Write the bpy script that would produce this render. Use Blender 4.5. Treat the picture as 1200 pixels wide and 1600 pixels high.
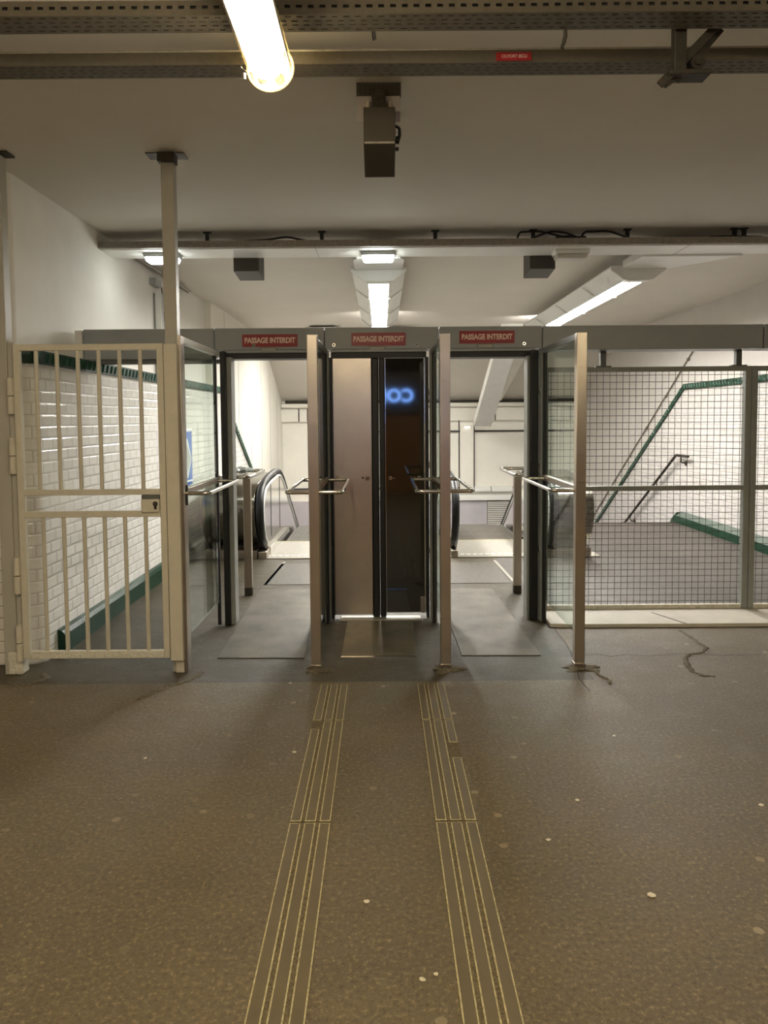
import bpy, bmesh, math, random
from mathutils import Vector, Matrix
random.seed(7)
S = bpy.context.scene
COL = S.collection
for o in list(bpy.data.objects): bpy.data.objects.remove(o)

# ------------------------------------------------------------------ camera
cam_d = bpy.data.cameras.new('camera'); cam = bpy.data.objects.new('camera', cam_d); COL.objects.link(cam)
cam_d.sensor_fit = 'AUTO'; cam_d.sensor_width = 36.0
cam_d.lens = 1150.0 / 1600.0 * 36.0
cam_d.shift_y = -79.0 / 1600.0
cam_d.shift_x = 3.0 / 1600.0
cam_d.clip_start = 0.05; cam_d.clip_end = 200
pitch = math.radians(3.3); roll = -0.008
fw = Vector((0, math.cos(pitch), -math.sin(pitch))); rt = Vector((1, 0, 0)); up = rt.cross(fw)
r2 = rt*math.cos(roll) + up*math.sin(roll); u2 = up*math.cos(roll) - rt*math.sin(roll)
m = Matrix.Identity(4)
for i in range(3):
    m[i][0] = r2[i]; m[i][1] = u2[i]; m[i][2] = -fw[i]
m[2][3] = 1.55
cam.matrix_world = m
S.camera = cam
# ------------------------------------------------------------------ world, exposure
W = bpy.data.worlds.new('world'); S.world = W; W.use_nodes = True
W.node_tree.nodes['Background'].inputs[0].default_value = (0.9, 0.86, 0.8, 1)
W.node_tree.nodes['Background'].inputs[1].default_value = 0.05
S.view_settings.view_transform = 'Standard'; S.view_settings.look = 'None'
S.view_settings.gamma = 1.0; S.view_settings.use_curve_mapping = False
S.view_settings.exposure = 0.0
TUBE_W = 58.0      # near warm tube lamps (emission)
LUM_E = 105.0       # louvred white luminaires (emission)
EMERG_E = 25.0
LOWER_E = 14.0

# ------------------------------------------------------------------ materials
def mat(name, base=(.5,.5,.5), rough=.5, metal=0., var=0., scale=6., bump=0., bscale=60., spec=.5,
        rvar=0., emit=None, estr=0., stain=None, stain_amt=0., stain_scale=2., stain_thr=.55, aniso=0.):
    mt = bpy.data.materials.new(name); mt.use_nodes = True
    nt = mt.node_tree; N = nt.nodes; L = nt.links; b = N['Principled BSDF']
    b.inputs['Base Color'].default_value = (*base, 1); b.inputs['Roughness'].default_value = rough
    b.inputs['Metallic'].default_value = metal; b.inputs['Specular IOR Level'].default_value = spec
    if emit: b.inputs['Emission Color'].default_value = (*emit, 1); b.inputs['Emission Strength'].default_value = estr
    if aniso: b.inputs['Anisotropic'].default_value = aniso
    tc = N.new('ShaderNodeTexCoord')
    colsock = None
    if var:
        n = N.new('ShaderNodeTexNoise'); n.inputs['Scale'].default_value = scale; n.inputs['Detail'].default_value = 8; n.inputs['Roughness'].default_value = .65
        L.new(tc.outputs['Object'], n.inputs['Vector'])
        mr = N.new('ShaderNodeMapRange'); mr.inputs[1].default_value = .25; mr.inputs[2].default_value = .75
        mr.inputs[3].default_value = 1-var; mr.inputs[4].default_value = 1+var
        L.new(n.outputs['Fac'], mr.inputs[0])
        mx = N.new('ShaderNodeVectorMath'); mx.operation = 'SCALE'; mx.inputs[0].default_value = base
        L.new(mr.outputs[0], mx.inputs['Scale']); colsock = mx.outputs[0]
        if rvar:
            rr = N.new('ShaderNodeMapRange'); rr.inputs[1].default_value = .3; rr.inputs[2].default_value = .7
            rr.inputs[3].default_value = max(.02, rough-rvar); rr.inputs[4].default_value = rough+rvar
            L.new(n.outputs['Fac'], rr.inputs[0]); L.new(rr.outputs[0], b.inputs['Roughness'])
    if stain:
        n2 = N.new('ShaderNodeTexNoise'); n2.inputs['Scale'].default_value = stain_scale; n2.inputs['Detail'].default_value = 10; n2.inputs['Roughness'].default_value = .7
        L.new(tc.outputs['Object'], n2.inputs['Vector'])
        m2 = N.new('ShaderNodeMapRange'); m2.inputs[1].default_value = stain_thr; m2.inputs[2].default_value = stain_thr+.12
        m2.inputs[3].default_value = 0; m2.inputs[4].default_value = stain_amt
        L.new(n2.outputs['Fac'], m2.inputs[0])
        mi = N.new('ShaderNodeMix'); mi.data_type = 'RGBA'
        L.new(m2.outputs[0], mi.inputs[0])
        if colsock: L.new(colsock, mi.inputs[6])
        else: mi.inputs[6].default_value = (*base, 1)
        mi.inputs[7].default_value = (*stain, 1); colsock = mi.outputs[2]
    if colsock: L.new(colsock, b.inputs['Base Color'])
    if bump:
        n3 = N.new('ShaderNodeTexNoise'); n3.inputs['Scale'].default_value = bscale; n3.inputs['Detail'].default_value = 6
        L.new(tc.outputs['Object'], n3.inputs['Vector'])
        bp = N.new('ShaderNodeBump'); bp.inputs['Strength'].default_value = bump; bp.inputs['Distance'].default_value = .01
        L.new(n3.outputs['Fac'], bp.inputs['Height']); L.new(bp.outputs[0], b.inputs['Normal'])
    return mt

def tile_mat(name, c1, c2, mortar, axis='x', w=.15, h=.076, rough=.12, msize=.003, bevel=True, offset=.5, bumpd=.004):
    """glazed bevelled brick tiles; axis = the wall's normal"""
    mt = bpy.data.materials.new(name); mt.use_nodes = True
    nt = mt.node_tree; N = nt.nodes; L = nt.links; b = N['Principled BSDF']
    tc = N.new('ShaderNodeTexCoord'); sp = N.new('ShaderNodeSeparateXYZ'); cb = N.new('ShaderNodeCombineXYZ')
    L.new(tc.outputs['Object'], sp.inputs[0])
    L.new(sp.outputs['Y' if axis == 'x' else 'X'], cb.inputs[0]); L.new(sp.outputs['Z'], cb.inputs[1])
    def brick(ms, smooth):
        k = N.new('ShaderNodeTexBrick'); L.new(cb.outputs[0], k.inputs['Vector'])
        k.inputs['Scale'].default_value = 1; k.inputs['Brick Width'].default_value = w; k.inputs['Row Height'].default_value = h
        k.inputs['Mortar Size'].default_value = ms; k.inputs['Mortar Smooth'].default_value = smooth; k.offset = offset
        k.inputs['Color1'].default_value = (*c1, 1); k.inputs['Color2'].default_value = (*c2, 1); k.inputs['Mortar'].default_value = (*mortar, 1)
        k.inputs['Bias'].default_value = 0
        return k
    k = brick(msize, .1); L.new(k.outputs['Color'], b.inputs['Base Color'])
    k2 = brick(.013 if bevel else msize, 1.0)
    inv = N.new('ShaderNodeMath'); inv.operation = 'SUBTRACT'; inv.inputs[0].default_value = 1; L.new(k2.outputs['Fac'], inv.inputs[1])
    n = N.new('ShaderNodeTexNoise'); n.inputs['Scale'].default_value = 9; L.new(tc.outputs['Object'], n.inputs['Vector'])
    ad = N.new('ShaderNodeMath'); ad.operation = 'MULTIPLY_ADD'; ad.inputs[1].default_value = .25
    L.new(n.outputs['Fac'], ad.inputs[0]); L.new(inv.outputs[0], ad.inputs[2])
    bp = N.new('ShaderNodeBump'); bp.inputs['Strength'].default_value = .8; bp.inputs['Distance'].default_value = bumpd
    L.new(ad.outputs[0], bp.inputs['Height']); L.new(bp.outputs[0], b.inputs['Normal'])
    rr = N.new('ShaderNodeMapRange'); rr.inputs[3].default_value = rough; rr.inputs[4].default_value = .7
    L.new(k.outputs['Fac'], rr.inputs[0]); L.new(rr.outputs[0], b.inputs['Roughness'])
    return mt

def brushed(name, base, rough, axis='z', var=.08):
    mt = mat(name, base, rough, 1.0)
    N = mt.node_tree.nodes; L = mt.node_tree.links; b = N['Principled BSDF']
    tc = N.new('ShaderNodeTexCoord'); mp = N.new('ShaderNodeMapping')
    mp.inputs['Scale'].default_value = {'z': (60, 60, 1.5), 'x': (1.5, 60, 60), 'y': (60, 1.5, 60)}[axis]
    n = N.new('ShaderNodeTexNoise'); n.inputs['Scale'].default_value = 3; n.inputs['Detail'].default_value = 5
    L.new(tc.outputs['Object'], mp.inputs[0]); L.new(mp.outputs[0], n.inputs['Vector'])
    mr = N.new('ShaderNodeMapRange'); mr.inputs[3].default_value = rough*.8; mr.inputs[4].default_value = rough*1.25
    L.new(n.outputs['Fac'], mr.inputs[0]); L.new(mr.outputs[0], b.inputs['Roughness'])
    n2 = N.new('ShaderNodeTexNoise'); n2.inputs['Scale'].default_value = 4; n2.inputs['Detail'].default_value = 6; L.new(tc.outputs['Object'], n2.inputs['Vector'])
    m2 = N.new('ShaderNodeMapRange'); m2.inputs[1].default_value = .3; m2.inputs[2].default_value = .7; m2.inputs[3].default_value = 1-var; m2.inputs[4].default_value = 1+var
    L.new(n2.outputs['Fac'], m2.inputs[0])
    vm = N.new('ShaderNodeVectorMath'); vm.operation = 'SCALE'; vm.inputs[0].default_value = base; L.new(m2.outputs[0], vm.inputs['Scale'])
    L.new(vm.outputs[0], b.inputs['Base Color'])
    return mt

def glass_mat(name, tint=(.8,.88,.84), rough=.02, refl=1.0):
    mt = bpy.data.materials.new(name); mt.use_nodes = True
    nt = mt.node_tree; N = nt.nodes; L = nt.links; N.remove(N['Principled BSDF']); out = N['Material Output']
    t = N.new('ShaderNodeBsdfTransparent'); t.inputs[0].default_value = (*tint, 1)
    g = N.new('ShaderNodeBsdfGlossy'); g.inputs['Roughness'].default_value = rough; g.inputs[0].default_value = (1,1,1,1)
    lw = N.new('ShaderNodeLayerWeight'); lw.inputs[0].default_value = .5
    pw = N.new('ShaderNodeMath'); pw.operation = 'POWER'; pw.inputs[1].default_value = 5; L.new(lw.outputs['Facing'], pw.inputs[0])
    mu = N.new('ShaderNodeMath'); mu.operation = 'MULTIPLY_ADD'; mu.inputs[1].default_value = .9*refl; mu.inputs[2].default_value = .04; L.new(pw.outputs[0], mu.inputs[0])
    mx = N.new('ShaderNodeMixShader'); L.new(mu.outputs[0], mx.inputs[0]); L.new(t.outputs[0], mx.inputs[1]); L.new(g.outputs[0], mx.inputs[2])
    L.new(mx.outputs[0], out.inputs[0]); return mt

def emit_mat(name, c, s):
    return mat(name, (.8,.8,.8), .4, emit=c, estr=s)

def floor_mat(name, base, dark, light, rough, speck=1.0, gum=True, spec=.45):
    mt = bpy.data.materials.new(name); mt.use_nodes = True
    nt = mt.node_tree; N = nt.nodes; L = nt.links; b = N['Principled BSDF']
    tc = N.new('ShaderNodeTexCoord')
    def noise(sc, det=8, ro=.6, stretch=None):
        n = N.new('ShaderNodeTexNoise'); n.inputs['Scale'].default_value = sc; n.inputs['Detail'].default_value = det; n.inputs['Roughness'].default_value = ro
        if stretch:
            mp = N.new('ShaderNodeMapping'); mp.inputs['Scale'].default_value = stretch; L.new(tc.outputs['Object'], mp.inputs[0]); L.new(mp.outputs[0], n.inputs['Vector'])
        else: L.new(tc.outputs['Object'], n.inputs['Vector'])
        return n
    def mix(fac, a, c):
        m_ = N.new('ShaderNodeMix'); m_.data_type = 'RGBA'; L.new(fac, m_.inputs[0])
        if isinstance(a, tuple): m_.inputs[6].default_value = (*a, 1)
        else: L.new(a, m_.inputs[6])
        m_.inputs[7].default_value = (*c, 1); return m_.outputs[2]
    def rng(s, a, c, d=0., e=1.):
        r = N.new('ShaderNodeMapRange'); r.inputs[1].default_value = a; r.inputs[2].default_value = c; r.inputs[3].default_value = d; r.inputs[4].default_value = e
        L.new(s, r.inputs[0]); return r.outputs[0]
    big = noise(.9, 8, .6, (1, 1.3, 1)); mid = noise(5, 10, .75); fine = noise(62, 5, .8)
    c = mix(rng(big.outputs['Fac'], .35, .65), base, dark)
    c = mix(rng(mid.outputs['Fac'], .48, .72, 0, .6), c, light)
    c = mix(rng(fine.outputs['Fac'], .54, .64, 0, .75*speck), c, tuple(min(1, v*1.9) for v in light))
    c = mix(rng(fine.outputs['Fac'], .46, .34, 0, .9*speck), c, tuple(v*.45 for v in dark))
    if gum:
        v = N.new('ShaderNodeTexVoronoi'); v.voronoi_dimensions = '2D'; v.inputs['Scale'].default_value = 4.2; L.new(tc.outputs['Object'], v.inputs['Vector'])
        wob = noise(30, 2)
        ad = N.new('ShaderNodeMath'); ad.operation = 'MULTIPLY_ADD'; ad.inputs[1].default_value = .05; L.new(wob.outputs['Fac'], ad.inputs[0]); L.new(v.outputs['Distance'], ad.inputs[2])
        sp = N.new('ShaderNodeSeparateColor'); L.new(v.outputs['Color'], sp.inputs[0])
        sel = rng(sp.outputs[0], .45, .5); lt = rng(ad.outputs[0], .098, .085)
        zone = noise(.45, 2); zs = rng(zone.outputs['Fac'], .42, .6)
        m1 = N.new('ShaderNodeMath'); m1.operation = 'MULTIPLY'; L.new(sel, m1.inputs[0]); L.new(lt, m1.inputs[1])
        m2 = N.new('ShaderNodeMath'); m2.operation = 'MULTIPLY'; L.new(m1.outputs[0], m2.inputs[0]); L.new(zs, m2.inputs[1])
        m3 = N.new('ShaderNodeMath'); m3.operation = 'MULTIPLY'; L.new(m2.outputs[0], m3.inputs[0]); L.new(sp.outputs[1], m3.inputs[1])
        c = mix(m3.outputs[0], c, (light[0]*2.3, light[1]*2.5, light[2]*2.8))
    L.new(c, b.inputs['Base Color'])
    L.new(rng(mid.outputs['Fac'], .3, .7, rough-.1, rough+.14), b.inputs['Roughness'])
    b.inputs['Specular IOR Level'].default_value = spec
    bp = N.new('ShaderNodeBump'); bp.inputs['Strength'].default_value = .6*speck; bp.inputs['Distance'].default_value = .005
    L.new(fine.outputs['Fac'], bp.inputs['Height'])
    bp2 = N.new('ShaderNodeBump'); bp2.inputs['Strength'].default_value = .45; bp2.inputs['Distance'].default_value = .02
    L.new(mid.outputs['Fac'], bp2.inputs['Height']); L.new(bp.outputs[0], bp2.inputs['Normal']); L.new(bp2.outputs[0], b.inputs['Normal'])
    return mt

M = {}
M['hall_floor'] = floor_mat('asphalt brown', (.128,.096,.049), (.092,.069,.036), (.165,.127,.070), .47)
M['apron'] = floor_mat('asphalt worn grey', (.068,.055,.032), (.040,.033,.020), (.10,.083,.052), .44, .6, False, .3)
M['far_floor'] = floor_mat('asphalt mauve grey', (.078,.066,.057), (.055,.047,.041), (.11,.095,.08), .52, .5, False, .35)
M['ceiling'] = mat('ceiling paint', (.68,.635,.565), .8, var=.05, scale=1.2, stain=(.3,.26,.21), stain_amt=.25, stain_scale=1.3, stain_thr=.66)
M['plaster'] = mat('white plaster', (.78,.75,.70), .65, var=.05, scale=3, bump=.25, bscale=9, stain=(.42,.38,.32), stain_amt=.35, stain_scale=7, stain_thr=.7)
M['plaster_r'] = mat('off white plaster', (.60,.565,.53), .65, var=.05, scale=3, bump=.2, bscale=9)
M['panel'] = mat('cream wall panel', (.80,.77,.69), .5, var=.05, scale=2, stain=(.2,.16,.11), stain_amt=.7, stain_scale=5, stain_thr=.71)
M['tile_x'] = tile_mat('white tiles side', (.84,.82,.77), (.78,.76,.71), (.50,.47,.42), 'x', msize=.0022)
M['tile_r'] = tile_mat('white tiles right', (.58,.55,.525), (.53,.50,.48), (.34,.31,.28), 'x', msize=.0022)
M['tile_y'] = tile_mat('white tiles front', (.86,.82,.75), (.82,.78,.71), (.25,.22,.17), 'y', w=.15, h=.076, msize=.002)
M['green'] = mat('green glaze', (.004,.034,.017), .3, spec=.3, var=.25, scale=20, bump=.2, bscale=40)
M['green_l'] = mat('green glaze embossed', (.010,.056,.030), .22, spec=.35, var=.35, scale=30, bump=.3, bscale=50)
M['skirt_top'] = mat('pale green skirting top', (.10,.125,.105), .5, var=.2, scale=10)  # paler green for the thin strip on top of the skirting
M['cream'] = mat('cream gate paint', (.54,.50,.40), .42, var=.07, scale=12, bump=.12, bscale=50, stain=(.12,.09,.05), stain_amt=.7, stain_scale=22, stain_thr=.72)
M['cream_chip'] = mat('chipped cream paint', (.60,.57,.47), .5, var=.2, scale=30, bump=.9, bscale=60, stain=(.10,.08,.05), stain_amt=.8, stain_scale=14, stain_thr=.62)
M['greypost'] = mat('grey beige paint', (.38,.36,.31), .42, var=.06, scale=10)
M['grey'] = mat('grey header paint', (.30,.32,.33), .38, var=.05, scale=8, bump=.03)
M['grey_d'] = mat('dark grey paint', (.10,.105,.10), .4)
M['grey_f'] = mat('fence grey paint', (.26,.27,.25), .4, var=.1, scale=12, stain=(.5,.46,.36), stain_amt=.5, stain_scale=16, stain_thr=.64)
M['wire'] = mat('fence wire', (.10,.095,.085), .5, .3)
M['black'] = mat('black rubber', (.008,.008,.008), .45)
M['steel'] = brushed('brushed steel', (.56,.50,.42), .30, 'x')
M['steel_dk'] = brushed('old steel', (.42,.37,.31), .33, 'x')
M['chrome'] = mat('tube steel', (.68,.65,.6), .16, 1.0)
M['mirror'] = brushed('balustrade steel', (.78,.76,.73), .13, 'y', .05)
M['drum'] = brushed('drum steel', (.27,.25,.21), .22, 'x')
M['darkdoor'] = mat('dark gloss panel', (.018,.017,.011), .045, 0., spec=.9)
M['plate'] = brushed('floor plate steel', (.115,.102,.080), .5, 'y', .35)
M['plate_c'] = brushed('floor plate bronze', (.125,.10,.055), .42, 'y', .35)
for k_ in ('plate','plate_c'): M[k_].node_tree.nodes['Principled BSDF'].inputs['Metallic'].default_value = .35
M['land'] = mat('landing plate aluminium', (.36,.34,.295), .42, .5, var=.15, scale=20)
M['comb'] = mat('step grooves', (.11,.10,.085), .5, .4, var=.4, scale=25)
M['sill'] = mat('pale stone sill', (.55,.51,.43), .6, var=.12, scale=9, stain=(.25,.2,.14), stain_amt=.5, stain_scale=8, stain_thr=.62)
M['glass'] = glass_mat('screen glass', (.86,.905,.88), .02, .38)
M['clear'] = glass_mat('lamp tube plastic', (.97,.93,.82), .08, 1.0)
M['red'] = mat('red sign', (.27,.007,.010), .35, var=.1, scale=30)
M['white_t'] = mat('sign lettering', (.83,.62,.54), .5)
M['tray'] = mat('cable tray zinc', (.10,.085,.06), .55, .2, var=.2, scale=40)
M['rust'] = mat('bracket dark zinc', (.04,.034,.024), .55, .3, var=.4, scale=30, stain=(.10,.045,.02), stain_amt=.7, stain_scale=18, stain_thr=.6)
M['cable'] = mat('cable black', (.01,.01,.01), .5)
M['cable_g'] = mat('cable grey', (.16,.13,.09), .6)
M['race'] = mat('raceway enamel', (.76,.75,.71), .35, var=.05, scale=5)
M['race_r'] = mat('raceway channel dusty', (.33,.30,.26), .6, var=.25, scale=30)
M['lumwhite'] = mat('luminaire enamel', (.80,.80,.76), .3)
M['box_d'] = mat('camera housing', (.045,.037,.026), .5, var=.05)
M['lilac'] = mat('bracket plate', (.42,.39,.40), .45)
M['lum_e'] = emit_mat('luminaire diffuser', (1.0,.975,.91), LUM_E)
M['em_e'] = emit_mat('emergency diffuser', (.93,1.0,.93), EMERG_E)
M['lamp_small'] = emit_mat('small lamp', (1,.97,.9), 3.0)
M['em_off'] = mat('emergency diffuser off', (.55,.52,.46), .35)
M['tube_e'] = emit_mat('warm tube', (1.0,.89,.71), TUBE_W)
M['lampyel'] = mat('lamp end cap', (.75,.60,.28), .25, emit=(1,.7,.25), estr=.5)
M['poster'] = mat('poster white', (.75,.77,.78), .3)
M['blue'] = mat('poster blue', (.02,.13,.50), .3, var=.3, scale=6)
M['greym'] = mat('poster grey', (.40,.43,.42), .3)
M['lower'] = mat('lower cladding', (.50,.47,.50), .25, var=.08, scale=3)
M['orange'] = mat('orange sheet', (.75,.16,.06), .4)
M['dkbrown'] = mat('rail dark brown', (.025,.018,.013), .35)
M['glue'] = mat('strip glue', (.46,.40,.22), .7, var=.5, scale=70, bump=.5, bscale=200)
M['grit'] = mat('strip grit', (.13,.10,.05), .85, var=.8, scale=120, bump=1., bscale=160)
M['bar'] = mat('strip bar', (.115,.087,.045), .45, var=.15, scale=8)
M['wallbox'] = mat('wall box paint', (.36,.37,.35), .45)
M['mound'] = mat('rough cement', (.115,.095,.06), .8, var=.4, scale=30, bump=1., bscale=60)
M['crack'] = mat('crack', (.025,.02,.014), .9)
M['paper'] = mat('paper scrap', (.62,.56,.42), .7)
M['kiosk'] = mat('kiosk brown panel', (.24,.10,.035), .4, var=.2, scale=2)
M['darkwall'] = mat('dark back wall', (.09,.085,.085), .7)
M['neon'] = emit_mat('blue sign light', (.16,.38,1.0), 20.0)

# ------------------------------------------------------------------ mesh helpers
class MB:
    def __init__(s): s.v = []; s.f = []; s.mi = []
    def add(s, vs, fs, mi=0):
        o = len(s.v); s.v += [tuple(v) for v in vs]; s.f += [tuple(i+o for i in f) for f in fs]; s.mi += [mi]*len(fs); return s
    def box(s, x0, x1, y0, y1, z0, z1, mi=0):
        return s.add([(x0,y0,z0),(x1,y0,z0),(x1,y1,z0),(x0,y1,z0),(x0,y0,z1),(x1,y0,z1),(x1,y1,z1),(x0,y1,z1)],
                     [(0,3,2,1),(4,5,6,7),(0,1,5,4),(1,2,6,5),(2,3,7,6),(3,0,4,7)], mi)
    def prism(s, pts, a0, a1, axis='x', mi=0):
        """pts polygon in the two other axes (order yz for x, xz for y, xy for z)"""
        n = len(pts); vs = []
        for a in (a0, a1):
            for p in pts:
                vs.append({'x': (a,p[0],p[1]), 'y': (p[0],a,p[1]), 'z': (p[0],p[1],a)}[axis])
        fs = [tuple(range(n))[::-1], tuple(range(n, 2*n))] + [(i, (i+1) % n, n+(i+1) % n, n+i) for i in range(n)]
        return s.add(vs, fs, mi)
    def tube(s, path, r, n=10, closed=False, mi=0, ry=None):
        P = [Vector(p) for p in path]; rings = []; L_ = len(P)
        prev = None
        for i, p in enumerate(P):
            if closed: t = (P[(i+1) % L_]-P[i-1])
            else: t = (P[min(i+1, L_-1)]-P[max(i-1, 0)])
            t.normalize()
            if prev is None:
                a = Vector((0,0,1)) if abs(t.z) < .9 else Vector((1,0,0))
                nx = t.cross(a).normalized()
            else:
                nx = (prev - t*prev.dot(t)).normalized()
            prev = nx; ny = t.cross(nx)
            rr = r[i] if isinstance(r, (list, tuple)) else r
            rings.append([p+nx*rr*math.cos(2*math.pi*k/n)+ny*(ry or rr)*math.sin(2*math.pi*k/n) for k in range(n)])
        vs = [v for rg in rings for v in rg]; fs = []
        for i in range(L_ if closed else L_-1):
            j = (i+1) % L_
            for k in range(n): fs.append((i*n+k, i*n+(k+1) % n, j*n+(k+1) % n, j*n+k))
        if not closed: fs += [tuple(range(n))[::-1], tuple((L_-1)*n+k for k in range(n))]
        return s.add(vs, fs, mi)
    def cyl(s, a, b, r, n=16, mi=0): return s.tube([a, b], r, n, mi=mi)
    def build(s, name, mats, parent=None, bevel=0., smooth=False, seg=2):
        me = bpy.data.meshes.new(name); me.from_pydata(s.v, [], s.f)
        if not isinstance(mats, (list, tuple)): mats = [mats]
        for m_ in mats: me.materials.append(m_)
        for p, i in zip(me.polygons, s.mi): p.material_index = i
        bm = bmesh.new(); bm.from_mesh(me); bmesh.ops.recalc_face_normals(bm, faces=bm.faces); bm.to_mesh(me); bm.free()
        if smooth:
            for p in me.polygons: p.use_smooth = True
            me.set_sharp_from_angle(angle=math.radians(40))
        o = bpy.data.objects.new(name, me); COL.objects.link(o)
        if bevel:
            bv = o.modifiers.new('bevel', 'BEVEL'); bv.width = bevel; bv.segments = seg; bv.limit_method = 'ANGLE'; bv.angle_limit = math.radians(40)
            for p in me.polygons: p.use_smooth = True
            me.set_sharp_from_angle(angle=math.radians(60))
        if parent:
            o.parent = parent
            # geometry is written in world metres; keep it there
            o.matrix_parent_inverse = Matrix.Translation(parent.location).inverted()
        return o
def rounded(path, rad, k=5):
    """round the inner corners of a polyline"""
    P = [Vector(p) for p in path]; out = [P[0]]
    for i in range(1, len(P)-1):
        a = (P[i-1]-P[i]); b = (P[i+1]-P[i]); d = min(rad, a.length*.45, b.length*.45)
        p0 = P[i]+a.normalized()*d; p1 = P[i]+b.normalized()*d
        for j in range(k+1):
            t = j/k; out.append(p0*(1-t)**2+P[i]*2*t*(1-t)+p1*t*t)
    out.append(P[-1]); return out
def tag(o, label, cat, group=None, kind=None):
    o['label'] = label; o['category'] = cat
    if group: o['group'] = group
    if kind: o['kind'] = kind
    return o
def thing(name, label, cat, loc=(0,0,0), group=None):
    o = bpy.data.objects.new(name, None); COL.objects.link(o); o.location = loc; o.empty_display_size = .1
    return tag(o, label, cat, group)
def struct(name, mb, mats, label, cat, bevel=0.):
    o = mb.build(name, mats, None, bevel); return tag(o, label, cat, kind='structure')
def box(name, d, m_, parent=None, bevel=.002, mi=0):
    return MB().box(*d).build(name, m_, parent, bevel)
def text_mesh(body, name, size, m_, parent, loc, rot, sx=1., bold=0., extrude=.001, align='CENTER'):
    cu = bpy.data.curves.new('lettering', 'FONT'); cu.body = body; cu.size = size; cu.extrude = extrude; cu.offset = bold
    cu.align_x = align; cu.align_y = 'CENTER'
    tmp = bpy.data.objects.new('tmp', cu); COL.objects.link(tmp)
    bpy.context.view_layer.update()
    me = bpy.data.meshes.new_from_object(tmp.evaluated_get(bpy.context.evaluated_depsgraph_get()))
    bpy.data.objects.remove(tmp)
    me.materials.clear(); me.materials.append(m_)
    Mx = Matrix.Translation(loc) @ rot @ Matrix.Diagonal((sx, 1, 1, 1))
    me.transform(Mx)
    o = bpy.data.objects.new(name, me); COL.objects.link(o)
    if parent: o.parent = parent; o.matrix_parent_inverse = Matrix.Translation(parent.location).inverted()
    return o
FACE_CAM = Matrix.Rotation(math.pi/2, 4, 'X')                       # text facing -Y
FACE_BACK = Matrix.Rotation(math.pi, 4, 'Z') @ Matrix.Rotation(math.pi/2, 4, 'X')
def copy_tree(root, dx=0, dy=0, dz=0, label=None):
    r = root.copy(); COL.objects.link(r); r.location = root.location + Vector((dx, dy, dz))
    if label: r['label'] = label
    def rec(src, dst):
        for ch in list(src.children):
            c = ch.copy(); COL.objects.link(c); c.parent = dst; c.matrix_parent_inverse = ch.matrix_parent_inverse.copy(); rec(ch, c)
    rec(root, r); return r

# ------------------------------------------------------------------ setting
CEIL = 3.15
fl = MB()
fl.add([(-6,-6.5,0),(8,-6.5,0),(8,4.27,0),(-6,4.27,0)], [(0,1,2,3)], 0)
fl.add([(-6,4.27,0),(1.25,4.27,0),(1.25,8.1,0),(-6,8.1,0)], [(0,1,2,3)], 1)
fl.add([(1.25,4.27,0),(8,4.27,0),(8,5.36,0),(1.25,5.36,0)], [(0,1,2,3)], 0)
fl.add([(1.25,5.36,0),(8,5.36,0),(8,8.1,0),(1.25,8.1,0)], [(0,1,2,3)], 2)
fl.add([(-6,8.1,0),(2.45,8.1,0),(2.45,9.3,0),(-6,9.3,0)], [(0,1,2,3)], 1)
fl.add([(2.45,8.1,0),(8,8.1,0),(8,10.72,0),(2.45,10.72,0)], [(0,1,2,3)], 2)
fl.add([(-.2,9.3,0),(.75,9.3,0),(.75,10.3,0),(-.2,10.3,0)], [(0,1,2,3)], 1)
fl.add([(-6,9.3,0),(-1.4,9.3,0),(-1.4,10.3,0),(-6,10.3,0)], [(0,1,2,3)], 1)
fl.add([(1.9,9.3,0),(2.45,9.3,0),(2.45,10.72,0),(1.9,10.72,0)], [(0,1,2,3)], 1)
struct('floor', fl, [M['hall_floor'], M['apron'], M['far_floor']], 'brown speckled asphalt floor of the station hall', 'floor')
# lower landing
struct('floor', MB().box(-3.2, 5.5, 15.5, 17.2, -3.3, -3.2), M['far_floor'], 'lower landing floor at the foot of the escalators', 'floor')

YS = 14.3; YB = 17.0; ZB = 1.97
cl = MB(); cl.add([(-8,-6.5,CEIL),(8,-6.5,CEIL),(8,YS,CEIL),(-8,YS,CEIL),(8,YB,ZB),(-8,YB,ZB)], [(0,1,2,3),(3,2,4,5)])
cl.add([(-8,-6.5,CEIL+.1),(8,-6.5,CEIL+.1),(8,YS,CEIL+.1),(-8,YS,CEIL+.1),(8,YB,ZB+.1),(-8,YB,ZB+.1)], [(3,2,1,0),(5,4,2,3)])
struct('ceiling', cl, M['ceiling'], 'greyish white painted concrete ceiling, sloping down at the far end', 'ceiling')

# left wall: tiled lower part (bullnose corner), plaster above
c = []
for k in range(9):
    a = math.pi/2*k/8
    c.append((-2.28+.10*math.sin(a)+.0, 4.72-.10*math.cos(a)+.0))
poly = [(-7, 4.62)] + c + [(-2.18, 10.9), (-2.18, 17.1), (-2.5, 17.1), (-2.5, 4.9), (-7, 4.9)]
wl = MB()
def wallstrip(mb, pts, z0, z1f, mi):
    for (a, b) in zip(pts[:-1], pts[1:]):
        mb.add([(a[0],a[1],z0),(b[0],b[1],z0),(b[0],b[1],z1f),(a[0],a[1],z1f)], [(0,1,2,3)], mi)
wallstrip(wl, [(-7,4.62)]+c[:1], 0, 1.925, 0)
wallstrip(wl, c+[(-2.18, 10.0)], 0, 1.925, 1)
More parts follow.
